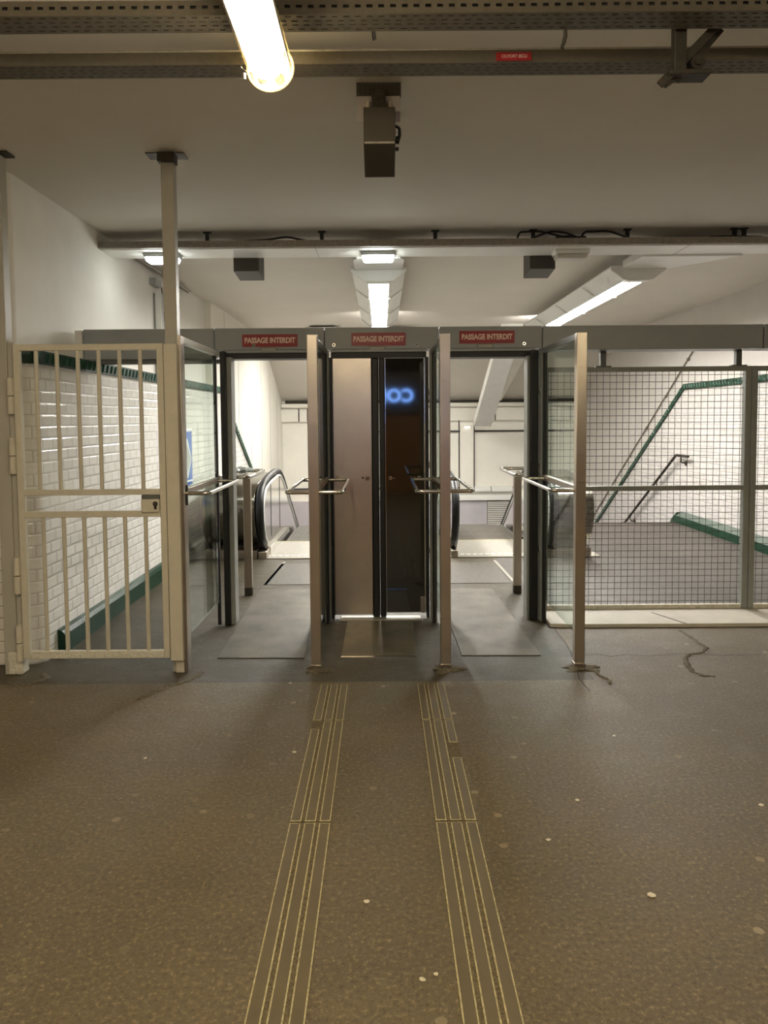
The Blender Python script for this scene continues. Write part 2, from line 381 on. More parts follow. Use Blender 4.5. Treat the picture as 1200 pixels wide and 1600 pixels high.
# descending tiled lower wall beyond the head of the escalators (top follows the slope)
SL = math.tan(math.radians(29))
def zt(y): return 1.925 - max(0, y-10.0)*SL
wl.add([(-2.18,10.0,-3.3),(-2.18,17,-3.3),(-2.18,17,zt(17)),(-2.18,10.0,1.925)], [(0,1,2,3)], 1)
wo = struct('wall_left', wl, [M['tile_y'], M['tile_x']], 'white bevelled tile wall on the left with rounded corner', 'wall')
for p in wo.data.polygons: p.use_smooth = True
wo.data.set_sharp_from_angle(angle=math.radians(30))
wu = MB(); cu_ = []
for k in range(7):
    a = math.pi/2*k/6; cu_.append((-2.44+.06*math.sin(a), 4.80-.06*math.cos(a)+.06))
wallstrip(wu, [(-7,4.80)]+cu_+[(-2.38, 10.6)], 1.9, CEIL, 0)
# ledge on top of the tiled part
wu.add([(-7,4.62,1.99),(-2.2,4.62,1.99),(-2.17,4.75,1.99),(-2.17,10.0,1.99),(-2.4,10.0,1.99),(-2.4,4.9,1.99),(-7,4.9,1.99)], [(0,1,2,3,4,5,6)], 0)
struct('wall_left_upper', wu, M['plaster'], 'scuffed white plaster wall above the left tiles', 'wall')
wp = MB(); ys = [10.0, 10.9, 11.9, 13.0, 14.1, 15.2, 16.2, 17.0]
for i, (a, b) in enumerate(zip(ys[:-1], ys[1:])):
    za = CEIL if a <= YS else CEIL-(a-YS)*(CEIL-ZB)/(YB-YS); zb = CEIL if b <= YS else CEIL-(b-YS)*(CEIL-ZB)/(YB-YS)
    wp.add([(-2.3,a+.008,-3.3),(-2.3,b-.008,-3.3),(-2.3,b-.008,zb+.02),(-2.3,a+.008,za+.02)], [(0,1,2,3)], 0)
    wp.add([(-2.31,b-.012,-3.3),(-2.31,b+.012,-3.3),(-2.31,b+.012,zb+.02),(-2.31,b-.012,zb+.02)], [(0,1,2,3)], 1)
wp.add([(-2.40,10.0,1.9),(-2.29,10.0,1.9),(-2.29,10.0,CEIL+.02),(-2.40,10.0,CEIL+.02)], [(0,1,2,3)], 0)
wp.add([(-2.18,10.0,1.95),(-2.3,10.0,1.95),(-2.3,17,zt(17)+.02),(-2.18,17,zt(17)+.02)], [(0,1,2,3)], 0)
struct('wall_left_panels', wp, [M['panel'], M['dkbrown']], 'stained cream wall panels beside the left escalator', 'wall')

def cornice(name, x_in, x_out, pts, label, leaf=True, h=.085):
    """embossed green cornice following pts [(y,z_bottom)]"""
    mb = MB(); sgn = 1 if x_out > x_in else -1
    for (y0, z0), (y1, z1) in zip(pts[:-1], pts[1:]):
        n = 1
        vs = [(x_in-sgn*.02,y0,z0),(x_out,y0,z0),(x_out,y0,z0+h),(x_in-sgn*.02,y0,z0+h),
              (x_in-sgn*.02,y1,z1),(x_out,y1,z1),(x_out,y1,z1+h),(x_in-sgn*.02,y1,z1+h)]
        mb.add(vs, [(0,1,2,3),(4,7,6,5),(0,4,5,1),(1,5,6,2),(2,6,7,3),(3,7,4,0)], 0)
        if leaf:
            L_ = math.hypot(y1-y0, z1-z0); k = int(L_/.085)
            for i in range(k):
                t = (i+.15)/k; t2 = (i+.75)/k
                ya, za = y0+(y1-y0)*t, z0+(z1-z0)*t; yb, zb = y0+(y1-y0)*t2, z0+(z1-z0)*t2
                x = x_out+sgn*.001; xo = x_out+sgn*.012; w = .012
                mb.add([(x,ya,za+.012),(x,ya+w*2,za+.012),(x,yb,zb+h-.012),(x,yb-w*2,zb+h-.012),
                        (xo,ya+w,za+.014),(xo,yb-w,zb+h-.014)], [(0,4,5,3),(4,1,2,5),(0,1,4),(3,5,2)], 1)
    return struct(name, mb, [M['green'], M['green_l']], label, 'cornice')
cornice('trim_1', -2.18, -2.155, [(4.74,1.915),(10.0,1.915),(17.0,1.915-7*SL)], 'embossed green tile cornice along the left wall')
cc = MB()
ao = [(-2.28+.125*math.sin(math.pi/2*k/8), 4.72-.125*math.cos(math.pi/2*k/8)) for k in range(9)]
ai = [(-2.28+.06*math.sin(math.pi/2*k/8), 4.72-.06*math.cos(math.pi/2*k/8)) for k in range(9)]
cc.prism(ao+[(-2.155,4.75),(-2.2,4.75)]+ai[::-1], 1.915, 2.0, 'z')
struct('trim_5', cc, M['green'], 'green cornice piece turning round the tiled corner behind the gate', 'cornice')
struct('trim_2', MB().box(-7, -2.28, 4.59, 4.62, 1.915, 2.0), M['green'], 'green cornice on the tiled wall end left of the gate', 'cornice')
bs = MB(); bs.prism([(-2.18,0),(-2.13,0),(-2.13,.125),(-2.15,.15),(-2.18,.16)], 4.85, 10.0, 'y')
bs2 = bs; struct('baseboard_left', bs, M['green'], 'dark green skirting along the left tiled wall', 'baseboard')

# right wall
XR = 4.4
wr = MB(); wr.add([(XR,5.0,0),(XR,10.72,0),(XR,10.72,2.0),(XR,5.0,2.0)], [(3,2,1,0)], 0)
def zr(y): return 1.94-max(0, y-10.72)*math.tan(math.radians(31))
wr.add([(XR,10.72,-3.3),(XR,17,-3.3),(XR,17,zr(17)),(XR,10.72,1.94)], [(3,2,1,0)], 0)
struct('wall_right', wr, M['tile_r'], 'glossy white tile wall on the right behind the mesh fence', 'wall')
wr2 = MB(); X2 = 4.62
wr2.add([(X2,5,1.9),(X2,YS,1.9),(X2,YS,CEIL+.02),(X2,5,CEIL+.02)], [(3,2,1,0)], 0)
wr2.add([(X2,10.7,-3.3),(X2,YS,-3.3),(X2,YS,1.9),(X2,10.7,1.9)], [(3,2,1,0)], 0)
wr2.add([(X2,YS,-3.3),(X2,YB,-3.3),(X2,YB,ZB),(X2,YS,CEIL+.02)], [(3,2,1,0)], 0)
wr2.add([(XR,5,2.02),(X2,5,2.02),(X2,10.72,2.02),(XR,10.72,2.02)], [(0,1,2,3)], 0)
wr2.add([(XR,10.72,2.02),(X2,10.72,2.02),(X2,17,zr(17)+.08),(XR,17,zr(17)+.08)], [(0,1,2,3)], 0)
struct('wall_right_upper', wr2, M['plaster_r'], 'white plaster wall above the right tiles', 'wall')
struct('wall_right_near', MB().box(8, 8.1, -6.5, 5, 0, CEIL), M['plaster'], 'white plaster side wall of the hall, right', 'wall')
struct('wall_right_return', MB().box(XR, 8, 5.0, 5.1, 0, CEIL), M['tile_y'], 'white tiled wall return to the right of the fence', 'wall')
struct('wall_left_near', MB().box(-6.1, -6, -6.5, 4.9, 0, CEIL), M['plaster'], 'white plaster side wall of the hall, left', 'wall')
cornice('trim_3', XR, XR-.025, [(5.1,1.94),(10.72,1.94),(17.0,zr(17))], 'embossed green tile cornice along the right wall descending with the stairs', h=.082)
rb = MB(); rb.prism([(XR,0),(XR-.10,0),(XR-.10,.10),(XR-.02,.155),(XR,.16)], 5.1, 10.72, 'y')
rb.prism([(10.72,0),(10.72,.155),(10.9,.05),(11.05,-.10),(11.05,-.25)], XR-.09, XR, 'x')
rb.mi = [0]*len(rb.f)
rb.prism([(XR-.015,.156),(XR-.10,.101),(XR-.10,.106),(XR-.015,.163)], 5.1, 10.72, 'y', mi=1)
struct('baseboard_right', rb, [M['green'], M['skirt_top']], 'dark green skirting with a pale top along the right tiled wall', 'baseboard')

# back wall with ledges, panels, sill and grille
bw = MB(); bw.box(-2.3, X2, YB, YB+.1, -3.3, ZB+.05, 0)
bw.box(-2.3, X2, YB-.10, YB, 1.50, 1.80, 0)           # upper band
xs = [-2.3,-1.7,-1.05,-.4,.3,1.0,1.78,2.13,3.3,4.6]
for x in xs[1:-1]: bw.box(x-.012, x+.012, YB-.012, YB, -.05, 1.5, 1)
for x in (-1.9,-1.7,-1.1,2.6,3.4): bw.box(x-.012, x+.012, YB-.112, YB-.10, 1.5, 1.8, 1)
bw.box(-2.3, X2, YB-.02, YB, -.075, -.04, 1)
struct('wall_back', bw, [M['panel'], M['dkbrown']], 'cream panelled end wall above the foot of the escalators', 'wall')
struct('wall_back_lower', MB().box(-2.3, X2, YB-.06, YB, -3.3, -.34), M['lower'], 'pale lilac grey cladding at the bottom of the end wall', 'wall')
tag(MB().box(-1.4, 4.2, YB-.16, YB-.005, -.335, -.21).build('ledge', M['lumwhite'], bevel=.01), 'bright white ledge running along the foot of the end wall', 'ledge')
for (x0, x1, lb) in ((2.13,2.5,'white box sitting on the end wall ledge, left one'), (2.52,3.0,'white box on the end wall ledge beside the rear post')):
    tag(MB().box(x0, x1, YB-.14, YB-.01, -.14, -.02).build('ledge_box', M['lumwhite'], bevel=.01), lb, 'box')
g = MB(); g.box(2.42, 2.98, YB-.09, YB-.062, -1.3, -.36)
for i in range(22): g.box(2.43, 2.97, YB-.105, YB-.09, -1.28+i*.042, -1.26+i*.042)
g.mi = [1]*6+[0]*(len(g.f)-6)
tag(g.build('ventilation_grille', [M['race'], M['cable_g']]), 'ribbed white grille low on the end wall', 'grille')
# pipes and ledge under the sloped ceiling
pr_ = MB(); pr_.tube([(-2.28,YB-.16,1.86),(4.6,YB-.16,1.86)], .05, 12)
tag(pr_.build('ceiling_pipe', M['panel'], smooth=True), 'fat cream pipe running across the end wall just below the ceiling', 'pipe')
pr_ = MB(); pr_.tube([(-2.2,YB-.13,1.955),(1.9,YB-.14,1.94),(4.6,YB-.12,1.955)], .03, 8)
tag(pr_.build('ceiling_pipe', M['rust'], smooth=True), 'rusty dark pipe tucked where ceiling meets the end wall', 'pipe')
tag(MB().box(-.2, 4.55, YB-.05, YB-.02, 1.235, 1.275).build('cable_rail', M['dkbrown']), 'thin dark rail across the end wall panels', 'rail')
tag(MB().box(1.80, 2.11, YB-.09, YB-.02, -.19, 1.36).build('pilaster', M['panel'], bevel=.01), 'narrow cream pilaster on the end wall seen through the right passage', 'pilaster')
tag(MB().box(1.90, 2.02, YB-.14, YB-.10, 1.335, 1.365).build('wall_lamp', [M['lamp_small']]), 'small bright lamp on top of the end wall pilaster', 'lamp')

# sloped trunking beams under the sloped ceiling
def slope_beam(name, x0, x1, y0, z0, y1, z1, th, m_, label):
    mb = MB(); mb.prism([(y0,z0),(y1,z1),(y1+th*.5,z1+th),(y0+th*.5,z0+th)], x0, x1, 'x')
    return tag(mb.build(name, m_, bevel=.006), label, 'beam')
slope_beam('trunking_beam', 2.04, 2.42, 12.6, 3.05, 16.3, 1.36, .16, M['race'], 'large white sloping beam coming down from the ceiling in the right passage')
slope_beam('trunking_beam', 2.46, 2.74, 13.6, 2.83, 16.9, 1.93, .12, M['panel'], 'narrower stained sloping beam just right of the large one')

# ------------------------------------------------------------------ floor furniture
def strip_segment(x0, y0, y1, bars, label):
    t = thing('guidance_strip', label, 'tactile strip', (x0+.08, (y0+y1)/2, 0), 'tactile guidance strips on the hall floor')
    MB().box(x0, x0+.16, y0, y1, .0002, .0022).build('grit_base', M['grit'], t)
    for (b0, a0, a1) in bars:
        bx0 = x0+b0; w = .042
        mb = MB(); mb.box(bx0, bx0+w, a0, a1, .0005, .0042)
        e = mb.build('raised_bar', M['glue'], t)
        mb = MB(); mb.box(bx0+.0042, bx0+w-.0042, a0+.005, a1-.005, .003, .0056); mb.build('bar_top', M['bar'], e, bevel=.001)
    return t
B3 = (0.002, .059, .116)
for side, x0 in (('left', -.368), ('right', .194)):
    segs = [(3.71, 4.22, 'far', None), (2.755, 3.695, 'middle', None), (1.0, 2.74, 'near', None)]
    for y0, y1, nm, _ in segs:
        bars = [(b, y0, y1) for b in B3]
        if side == 'left' and nm == 'middle': bars[0] = (B3[0], y0, 3.60)
        if side == 'right' and nm == 'middle': bars[2] = (B3[2], y0, 3.28); bars.append((B3[2], 3.44, y1))
        extra = {'far': 'short length nearest the doors', 'middle': 'middle length', 'near': 'long length nearest the viewer'}[nm]
        if side == 'right' and nm == 'middle': extra = 'middle length with a broken outer bar'
        strip_segment(x0 + (.0 if side == 'left' else 0), y0, y1, bars, f'ribbed brown tactile strip, {extra}, {side} of the two rows')

def floor_plate(pts, label, m_):
    mb = MB(); mb.prism(pts, .0008, .006, 'z')
    o = mb.build('floor_plate', m_, bevel=.002); tag(o, label, 'floor plate', 'steel floor plates in the passages')
    # dark joint
    return o
floor_plate([(-1.085,4.715),(-.515,4.70),(-.60,6.65),(-1.125,6.65)], 'long worn steel floor plate in the left passage', M['plate'])
floor_plate([(-.278,4.72),(.214,4.735),(.226,5.56),(-.277,5.56)], 'short bronze floor plate in front of the closed middle door', M['plate_c'])
floor_plate([(.510,4.727),(1.026,4.715),(.988,6.62),(.49,6.62)], 'long worn steel floor plate in the right passage', M['plate'])
mb = MB(); mb.box(-.278, .214, 4.700, 4.718, .0005, .008)
tag(mb.build('plate_edging', M['chrome']), 'bright metal edging at the front of the middle floor plate', 'edging')
tag(MB().box(-.33, .29, 5.565, 5.70, .0008, .010).build('threshold', M['land'], bevel=.002), 'pale metal threshold under the closed middle door', 'threshold')
# flush metal tracks further back
for (a, b, lb) in (((-1.125,6.84),(-1.085,7.95),'thin metal floor track in the left passage'), ((1.20,7.95),(1.225,6.84),'thin metal floor track in the right passage')):
    mb = MB(); mb.add([(a[0],a[1],.004),(a[0]+.03,a[1],.004),(b[0]+.03,b[1],.004),(b[0],b[1],.004),(a[0],a[1],0.0004),(a[0]+.03,a[1],0.0004),(b[0]+.03,b[1],0.0004),(b[0],b[1],0.0004)], [(0,1,2,3),(0,1,5,4),(2,3,7,6),(1,2,6,5),(3,0,4,7)])
    tag(mb.build('floor_track', M['land']), lb, 'floor track')
for x0, x1, lb in ((-1.12,-.35,'left'), (.45,1.2,'right')):
    tag(MB().box(x0, x1, 6.84, 7.85, .0006, .004).build('floor_plate', M['comb']), f'dark ridged floor plate before the escalator landing, {lb} passage', 'floor plate', 'dark ridged floor plates')
# stone sill under the fence
sl = MB(); sl.prism([(1.235,5.37),(1.235,5.86),(4.39,5.86),(4.39,5.34),(2.40,5.34),(1.40,5.35)], .0, .028, 'z')
sill = struct('trim_4', sl, M['sill'], 'pale stone sill under the mesh fence', 'sill', .004)
cr = MB(); cr.add([(2.22,5.33,.029),(2.245,5.33,.029),(2.10,5.66,.029),(2.08,5.66,.029)], [(0,1,2,3)])
tag(cr.build('sill_crack', M['dkbrown']), 'dark diagonal joint across the pale stone sill', 'crack')

# ------------------------------------------------------------------ header beam
hy = 5.65
def header(x0, x1, zb, label):
    t = thing('header_beam', label, 'header beam', ((x0+x1)/2, hy, zb), 'grey header beams over the passages')
    MB().box(x0+.003, x1-.003, hy, hy+.22, zb, 2.248).build('beam_casing', M['grey'], t, .004)
    return t
H = [header(-2.27, -1.272, 2.02, 'grey header box at the far left end, behind the gate'),
     header(-1.268, -.432, 2.083, 'grey header box over the left passage'),
     header(-.43, .44, 2.083, 'grey header box over the closed middle door'),
     header(.442, 1.229, 2.083, 'grey header box over the right passage'),
     header(1.231, 2.915, 2.065, 'long grey header box above the mesh fence'),
     header(2.918, 4.39, 2.065, 'grey header box at the far right edge of the picture')]
for k, xs_ in ((1, (-.97,-.47)), (2, (-.36,.27)), (3, (.49,1.09))):
    for x in xs_:
        b = MB(); b.cyl((x,hy-.006,2.115),(x,hy+.002,2.115),.013,14); b.cyl((x,hy-.008,2.115),(x,hy-.005,2.115),.007,8,mi=1)
        b.build('lock_screw', [M['chrome'], M['black']], H[k], smooth=True)
for k, (x0, x1) in ((1, (-1.215,-.44)), (2, (-.385,.345)), (3, (.45,1.17))):
    MB().box(x0, x1, hy-.004, hy+.03, 2.060, 2.081).build('lower_lip', M['grey'], H[k], .003)
    MB().box(x0, x1, hy+.012, hy+.20, 2.018, 2.059).build('roller_housing', M['black'], H[k], .003)
MB().box(-2.33, -2.273, hy-.01, hy+.2, 2.03, 2.24).build('wall_flange', M['plaster'], H[0], .003)
MB().box(-2.2, -1.22, hy+.02, hy+.10, 1.985, 2.015).build('lower_lip', M['grey_d'], H[0], .003)
# signs
for x0, x1, z0, z1, lb in ((-1.057,-.637,2.105,2.2,'left passage'), (-.226,.187,2.108,2.206,'closed middle door'), (.596,1.015,2.119,2.214,'right passage')):
    t = thing('sign', f'red PASSAGE INTERDIT sign above the {lb}', 'sign', ((x0+x1)/2, hy-.004, (z0+z1)/2), 'red no entry signs on the header')
    MB().box(x0, x1, hy-.004, hy-.0005, z0, z1).build('sign_board', M['red'], t, .0008)
    text_mesh('PASSAGE INTERDIT', 'lettering', .056, M['white_t'], t, ((x0+x1)/2, hy-.0045, (z0+z1)/2), FACE_CAM, .80, .0022, .0004)
    MB().box((x0+x1)/2-.075, (x0+x1)/2+.05, hy-.003, hy-.0003, z0-.035, z0-.004).build('small_label', M['grey_d'], t)
    MB().box((x0+x1)/2-.069, (x0+x1)/2+.044, hy-.0036, hy-.003, z0-.031, z0-.008).build('small_label_face', M['greypost'], t)

# ------------------------------------------------------------------ side screens
def screen(x0, name_lb, sides, right_face):
    """glazed screen standing on x0 running from the front post back to the header"""
    t = thing('glass_screen', name_lb, 'glass screen', (x0, 4.5, 0), 'glazed screens beside the passages')
    pw = .031
    if x0 > -1.0:
        MB().box(x0-pw, x0+pw, 4.47, 4.53, 0.0, 2.062).build('post', M['steel'], t, .003)
        MB().box(x0-pw-.004, x0+pw+.004, 4.465, 4.535, 0.0, .035).build('post_foot', M['steel_dk'], t, .003)
    ya = 4.53 if x0 > -1 else 4.545
    MB().box(x0-.006, x0+.006, ya, 5.47, .19, 1.085).build('lower_pane', M['glass'], t)
    MB().box(x0-.006, x0+.006, ya, 5.47, 1.125, 2.025).build('upper_pane', M['glass'], t)
    MB().box(x0-.016, x0+.016, ya, 5.64, 2.026, 2.066).build('top_rail', M['grey_d'] if x0 != -1.235 else M['race'], t, .002)  # leftmost rail is white: a lamp reflection put into its colour
    MB().box(x0-.014, x0+.014, ya, 5.47, 1.085, 1.125).build('middle_rail', M['steel_dk'], t, .002)
    # jamb at the header end
    if x0 > -1: MB().box(x0-.024, x0+.024, 5.50, 5.60, .01, 2.06).build('jamb', M['grey_f'], t, .004)
    MB().box(x0-.012, x0+.012, 5.47, 5.50, .01, 2.06).build('rubber_seal', M['black'], t, .002)
    for z in ((.55, 1.2, 1.75) if x0 > -1 else ()):
        xx = x0+.026 if right_face else x0-.026
        MB().box(xx-.004, xx+.004, 5.53, 5.56, z-.025, z+.025).build('hinge_clip', M['chrome'], t, .003)
    if x0 > -1:
        bm = bmesh.new(); bmesh.ops.create_icosphere(bm, subdivisions=4, radius=1)
        for v in bm.verts:
            q = 1+.28*math.sin(v.co.x*4+x0*9)+.2*math.sin(v.co.y*7+x0*5)+.12*math.sin(v.co.x*13+v.co.y*11)
            v.co = Vector((v.co.x*.085*q+x0+.01, v.co.y*.062*q+4.47, v.co.z*.013*(1+.4*math.sin(v.co.x*15)*math.sin(v.co.y*13))))
        me = bpy.data.meshes.new('cement_mound'); bm.to_mesh(me); bm.free(); me.materials.append(M['mound'])
        o = bpy.data.objects.new('cement_mound', me); COL.objects.link(o); o.parent = t; o.matrix_parent_inverse = Matrix.Translation(t.location).inverted()
    # push bars
    z = 1.104
    for s in sides:
        xo = x0+s*.172; xi = x0+s*.02 if x0 > -1 else x0+s*.02
        path = rounded([(xi, 4.50, z), (xo, 4.50, z), (xo, 5.42, z), (xi, 5.42, z)], .035)
        MB().tube(path, .013, 12).build('push_bar', M['chrome'], t, smooth=True)
    return t
screen(-1.235, 'glass screen on the left side of the left passage, behind the barred gate post', (1,), True)
screen(-.418, 'glass screen with steel post between the left passage and the middle door', (-1, 1), True)
screen(.385, 'glass screen with steel post between the middle door and the right passage', (-1, 1), False)
screen(1.212, 'glass screen with steel post next to the mesh fence', (-1,), False)

# passage frames
def jamb(x0, x1, label, inner):
    t = thing('passage_jamb', label, 'door jamb', ((x0+x1)/2, 5.62, 0), 'black rubber jambs of the passages')
    yj = 5.48 if x1 < -1 else 5.56
    MB().box(x0, x1, yj, yj+.06, 0, 2.06).build('rubber_edge', M['black'], t, .006)
    w_ = .036 if x1 < -1 else .02
    a, b = (x1, x1+w_) if inner > 0 else (x0-w_, x0)
    MB().box(a, b, yj+.03, yj+.16, 0.0, 2.02).build('side_profile', M['grey_f'], t, .003)
    return t
jamb(-1.197, -1.155, 'black jamb on the left edge of the left passage', 1)
jamb(-.47, -.445, 'black jamb on the right edge of the left passage, hidden by the steel post', -1)
jamb(.445, .475, 'black jamb on the left edge of the right passage, behind the steel post', 1)
jamb(1.123, 1.182, 'black jamb on the right edge of the right passage', -1)
jx = thing('door_frame', 'dark rubber sealed frame of the closed middle door', 'door frame', (0, 5.66, 0))
MB().box(-.397, -.376, 5.61, 5.72, 0.012, 2.018).build('rubber_edge', M['black'], jx, .004)
MB().box(.337, .358, 5.61, 5.72, 0.012, 2.018).build('rubber_edge', M['black'], jx, .004)

# centre door leaves
dl = thing('door_leaf', 'brushed steel left leaf of the closed middle door', 'door', (-.22, 5.66, 0))
MB().box(-.374, -.078, 5.655, 5.69, .03, 2.016).build('steel_sheet', M['steel'], dl, .003)
MB().box(-.078, -.022, 5.645, 5.70, .012, 2.016).build('rubber_edge', M['black'], dl, .01)
dr = thing('door_leaf', 'dark glossy right leaf of the closed middle door', 'door', (.18, 5.66, 0))
MB().box(.027, .322, 5.655, 5.69, .045, 2.012).build('gloss_sheet', M['darkdoor'], dr, .002)
MB().box(-.020, .026, 5.648, 5.70, .012, 2.016).build('rubber_edge', M['black'], dr, .01)
MB().box(.322, .335, 5.65, 5.69, .045, 2.016).build('steel_edging', M['chrome'], dr, .002)
MB().box(.026, .029, 5.651, 5.656, .045, 2.012).build('steel_edging', M['chrome'], dr)
MB().box(.29, .325, 5.640, 5.656, .045, .17).build('hinge_plate', M['steel_dk'], dr, .002)
for par, xs_ in ((dl, (-.345, -.115)), (dr, (.065, .285))):
    for x in xs_:
        b = MB(); b.tube([(x,5.640,1.096),(x,5.646,1.096),(x,5.657,1.096)], [.014,.019,.020], 20)
        b.cyl((x,5.6385,1.096),(x,5.642,1.096),.0065,12,mi=1)
        b.build('lock_cylinder', [M['chrome'], M['black']], par, smooth=True)
b = MB(); b.cyl((-.15,5.652,1.099),(-.15,5.657,1.099),.008,12); b.build('screw_hole', M['black'], dl)
b = MB(); b.cyl((.092,5.650,1.096),(.092,5.657,1.096),.005,12); b.build('small_screw', M['chrome'], dr)

# rear posts with rails
for s, lb in ((-1, 'left'), (1, 'right')):
    x = 1.19*s
    t = thing('barrier_post', f'waist high steel post with tubular loop behind the {lb} passage', 'barrier post', (x, 6.46, 0), 'rear barrier posts')
    MB().box(x-.033, x+.033, 6.43, 6.49, 0, 1.06).build('post', M['steel_dk'], t, .003)
    MB().box(x-.034, x+.034, 6.428, 6.492, 0, .07).build('rusty_foot', M['rust'], t, .002)
    path = rounded([(x+.02*s, 5.80, 1.10), (x-.14*s, 5.80, 1.10), (x-.14*s, 6.55, 1.10), (x+.10*s, 6.55, 1.10), (x+.10*s, 5.80, 1.10)], .05)
    MB().tube(path, .015, 12).build('tubular_loop', M['chrome'], t, smooth=True)
    MB().box(x-.012, x+.012, 5.80, 6.46, 1.05, 1.082).build('flat_rail', M['chrome'], t, .003)
# crumpled scrap
bm = bmesh.new(); bmesh.ops.create_icosphere(bm, subdivisions=4, radius=1)
for v in bm.verts:
    n_ = math.sin(v.co.x*7+v.co.y*5)*.22+math.sin(v.co.y*11-v.co.z*9)*.14+math.sin(v.co.z*17+v.co.x*13)*.08
    v.co *= 1+n_
    v.co = Vector((v.co.x*.085-1.185, v.co.y*.13+6.12, v.co.z*.022+1.135))
me = bpy.data.meshes.new('crumpled_scrap'); bm.to_mesh(me); bm.free(); me.materials.append(M['greym'])
o = bpy.data.objects.new('crumpled_scrap', me); COL.objects.link(o); tag(o, 'crumpled grey scrap lying on the rear rail of the left passage', 'scrap')

# ------------------------------------------------------------------ barred gate
gy0, gy1 = 4.43, 4.462
def hbar(name, x0, x1, z0, z1, par, m_=None): return MB().box(x0, x1, gy0, gy1, z0, z1).build(name, m_ or M['cream'], par, .003)
hp = thing('gate_post', 'tall grey beige hinge post at the far left edge reaching the ceiling', 'gate post', (-2.262, 4.47, 0), 'floor to ceiling gate posts')
MB().box(-2.244, -2.212, 4.445, 4.475, .06, 2.03).build('hinge_strip', M['greypost'], hp, .003)
MB().box(-2.325, -2.245, 4.44, 4.52, 0.0, 3.13).build('post', M['greypost'], hp, .004)
MB().box(-2.305, -2.215, 4.435, 4.525, 0.0, .14).build('chipped_foot', M['cream_chip'], hp, .008)
MB().box(-2.40, -2.20, 4.44, 4.54, 3.137, 3.15).build('ceiling_plate', M['rust'], hp, .002)
for z0, z1 in ((1.598,1.812),(1.238,1.455),(.506,.727),(.092,.311)):
    b = MB(); zm = (z0+z1)/2
    b.tube([(-2.222,4.425,z0),(-2.222,4.425,zm-.003)], .019, 14); b.tube([(-2.222,4.425,zm+.003),(-2.222,4.425,z1)], .019, 14)
    b.build('hinge_barrel', M['cream'], hp, smooth=True)
lp = thing('gate_post', 'tall cream latch post between the barred gate and the left glass screen', 'gate post', (-1.26, 4.47, 0), 'floor to ceiling gate posts')
MB().box(-1.303, -1.227, 4.465, 4.535, 0.0, 3.13).build('post', M['greypost'], lp, .004)
MB().box(-1.278, -1.212, 4.450, 4.530, 0.0, .12).build('post_foot', M['cream'], lp, .003)
MB().box(-1.300, -1.222, 4.418, 4.464, .085, 2.008).build('stop_plate', M['cream'], lp, .003)
MB().box(-1.226, -1.204, 4.445, 4.535, 0.0, 2.06).build('steel_edge', M['steel_dk'], lp, .002)
MB().box(-1.212, -1.196, 4.50, 4.515, 1.03, 1.155).build('strike_slot', M['black'], lp)
MB().box(-1.40, -1.17, 4.49, 4.60, 3.142, 3.15).build('ceiling_plate', M['tray'], lp, .002)
MB().box(-1.315, -1.215, 4.437, 4.525, 3.08, 3.135).build('top_bracket', M['rust'], lp, .003)
g = thing('barred_gate', 'cream painted barred metal gate on the left with lock box', 'gate', (-1.75, 4.446, .1))
hbar('stile', -2.205, -2.165, .10, 2.012, g); hbar('stile', -1.345, -1.306, .10, 2.012, g)
hbar('rail', -2.165, -1.345, 1.974, 2.012, g); hbar('rail', -2.165, -1.345, 1.104, 1.138, g)
hbar('rail', -2.165, -1.345, .969, 1.006, g); hbar('chipped_rail', -2.165, -1.345, .100, .146, g, M['cream_chip'])
for i in range(6):
    x = -2.072+i*(.6245/5)
    MB().cyl((x,4.446,1.13),(x,4.446,1.98),.0125,12).build('bar', M['cream'], g, smooth=True)
    x = -2.061+i*(.621/5)
    MB().cyl((x,4.446,.14),(x,4.446,.975),.0125,12).build('bar', M['cream'], g, smooth=True)
lk = MB().box(-1.458, -1.347, gy0-.012, gy1+.01, .996, 1.078).build('lock_box', M['cream'], g, .006)
MB().box(-1.455, -1.347, gy0-.004, gy1, 1.079, 1.103).build('box_recess', M['grey_d'], g)
kb = MB(); kb.cyl((-1.37,gy0-.016,1.05),(-1.37,gy0-.011,1.05),.015,16); kb.box(-1.377,-1.363,gy0-.016,gy0-.011,1.018,1.045); kb.build('keyhole', M['black'], lk)
kb = MB(); kb.cyl((-1.37,gy0-.018,1.05),(-1.37,gy0-.015,1.05),.008,12); kb.build('key_barrel', M['chrome'], lk)

# ------------------------------------------------------------------ mesh fence
fy = 5.78
f = thing('mesh_fence', 'grey framed wire mesh fence to the right of the passages', 'fence', (2.8, fy, .03))
MB().box(1.27, 4.39, fy-.02, fy+.02, 1.902, 1.940).build('top_rail', M['grey_f'], f, .003)
MB().box(1.27, 4.39, fy-.02, fy+.02, .970, 1.008).build('middle_rail', M['grey_f'], f, .003)
MB().box(1.27, 4.39, fy-.02, fy+.02, .028, .062).build('bottom_rail', M['cream_chip'], f, .004)
MB().box(2.835, 2.880, fy-.03, fy+.03, .028, 1.940).build('post', M['grey_f'], f, .003)
MB().box(2.886, 2.931, fy-.03, fy+.03, .028, 1.940).build('post', M['grey_f'], f, .003)
MB().box(1.26, 1.30, fy-.03, fy+.03, .028, 1.940).build('post', M['grey_f'], f, .003)
for x in (1.73, 2.787, 3.85):
    MB().box(x-.022, x+.022, fy-.015, fy+.03, 1.94, 2.065).build('hanger_bracket', M['grey_d'], f, .003)
    MB().box(x-.06, x+.06, fy-.022, fy+.022, 1.941, 1.949).build('bracket_foot', M['grey_d'], f)
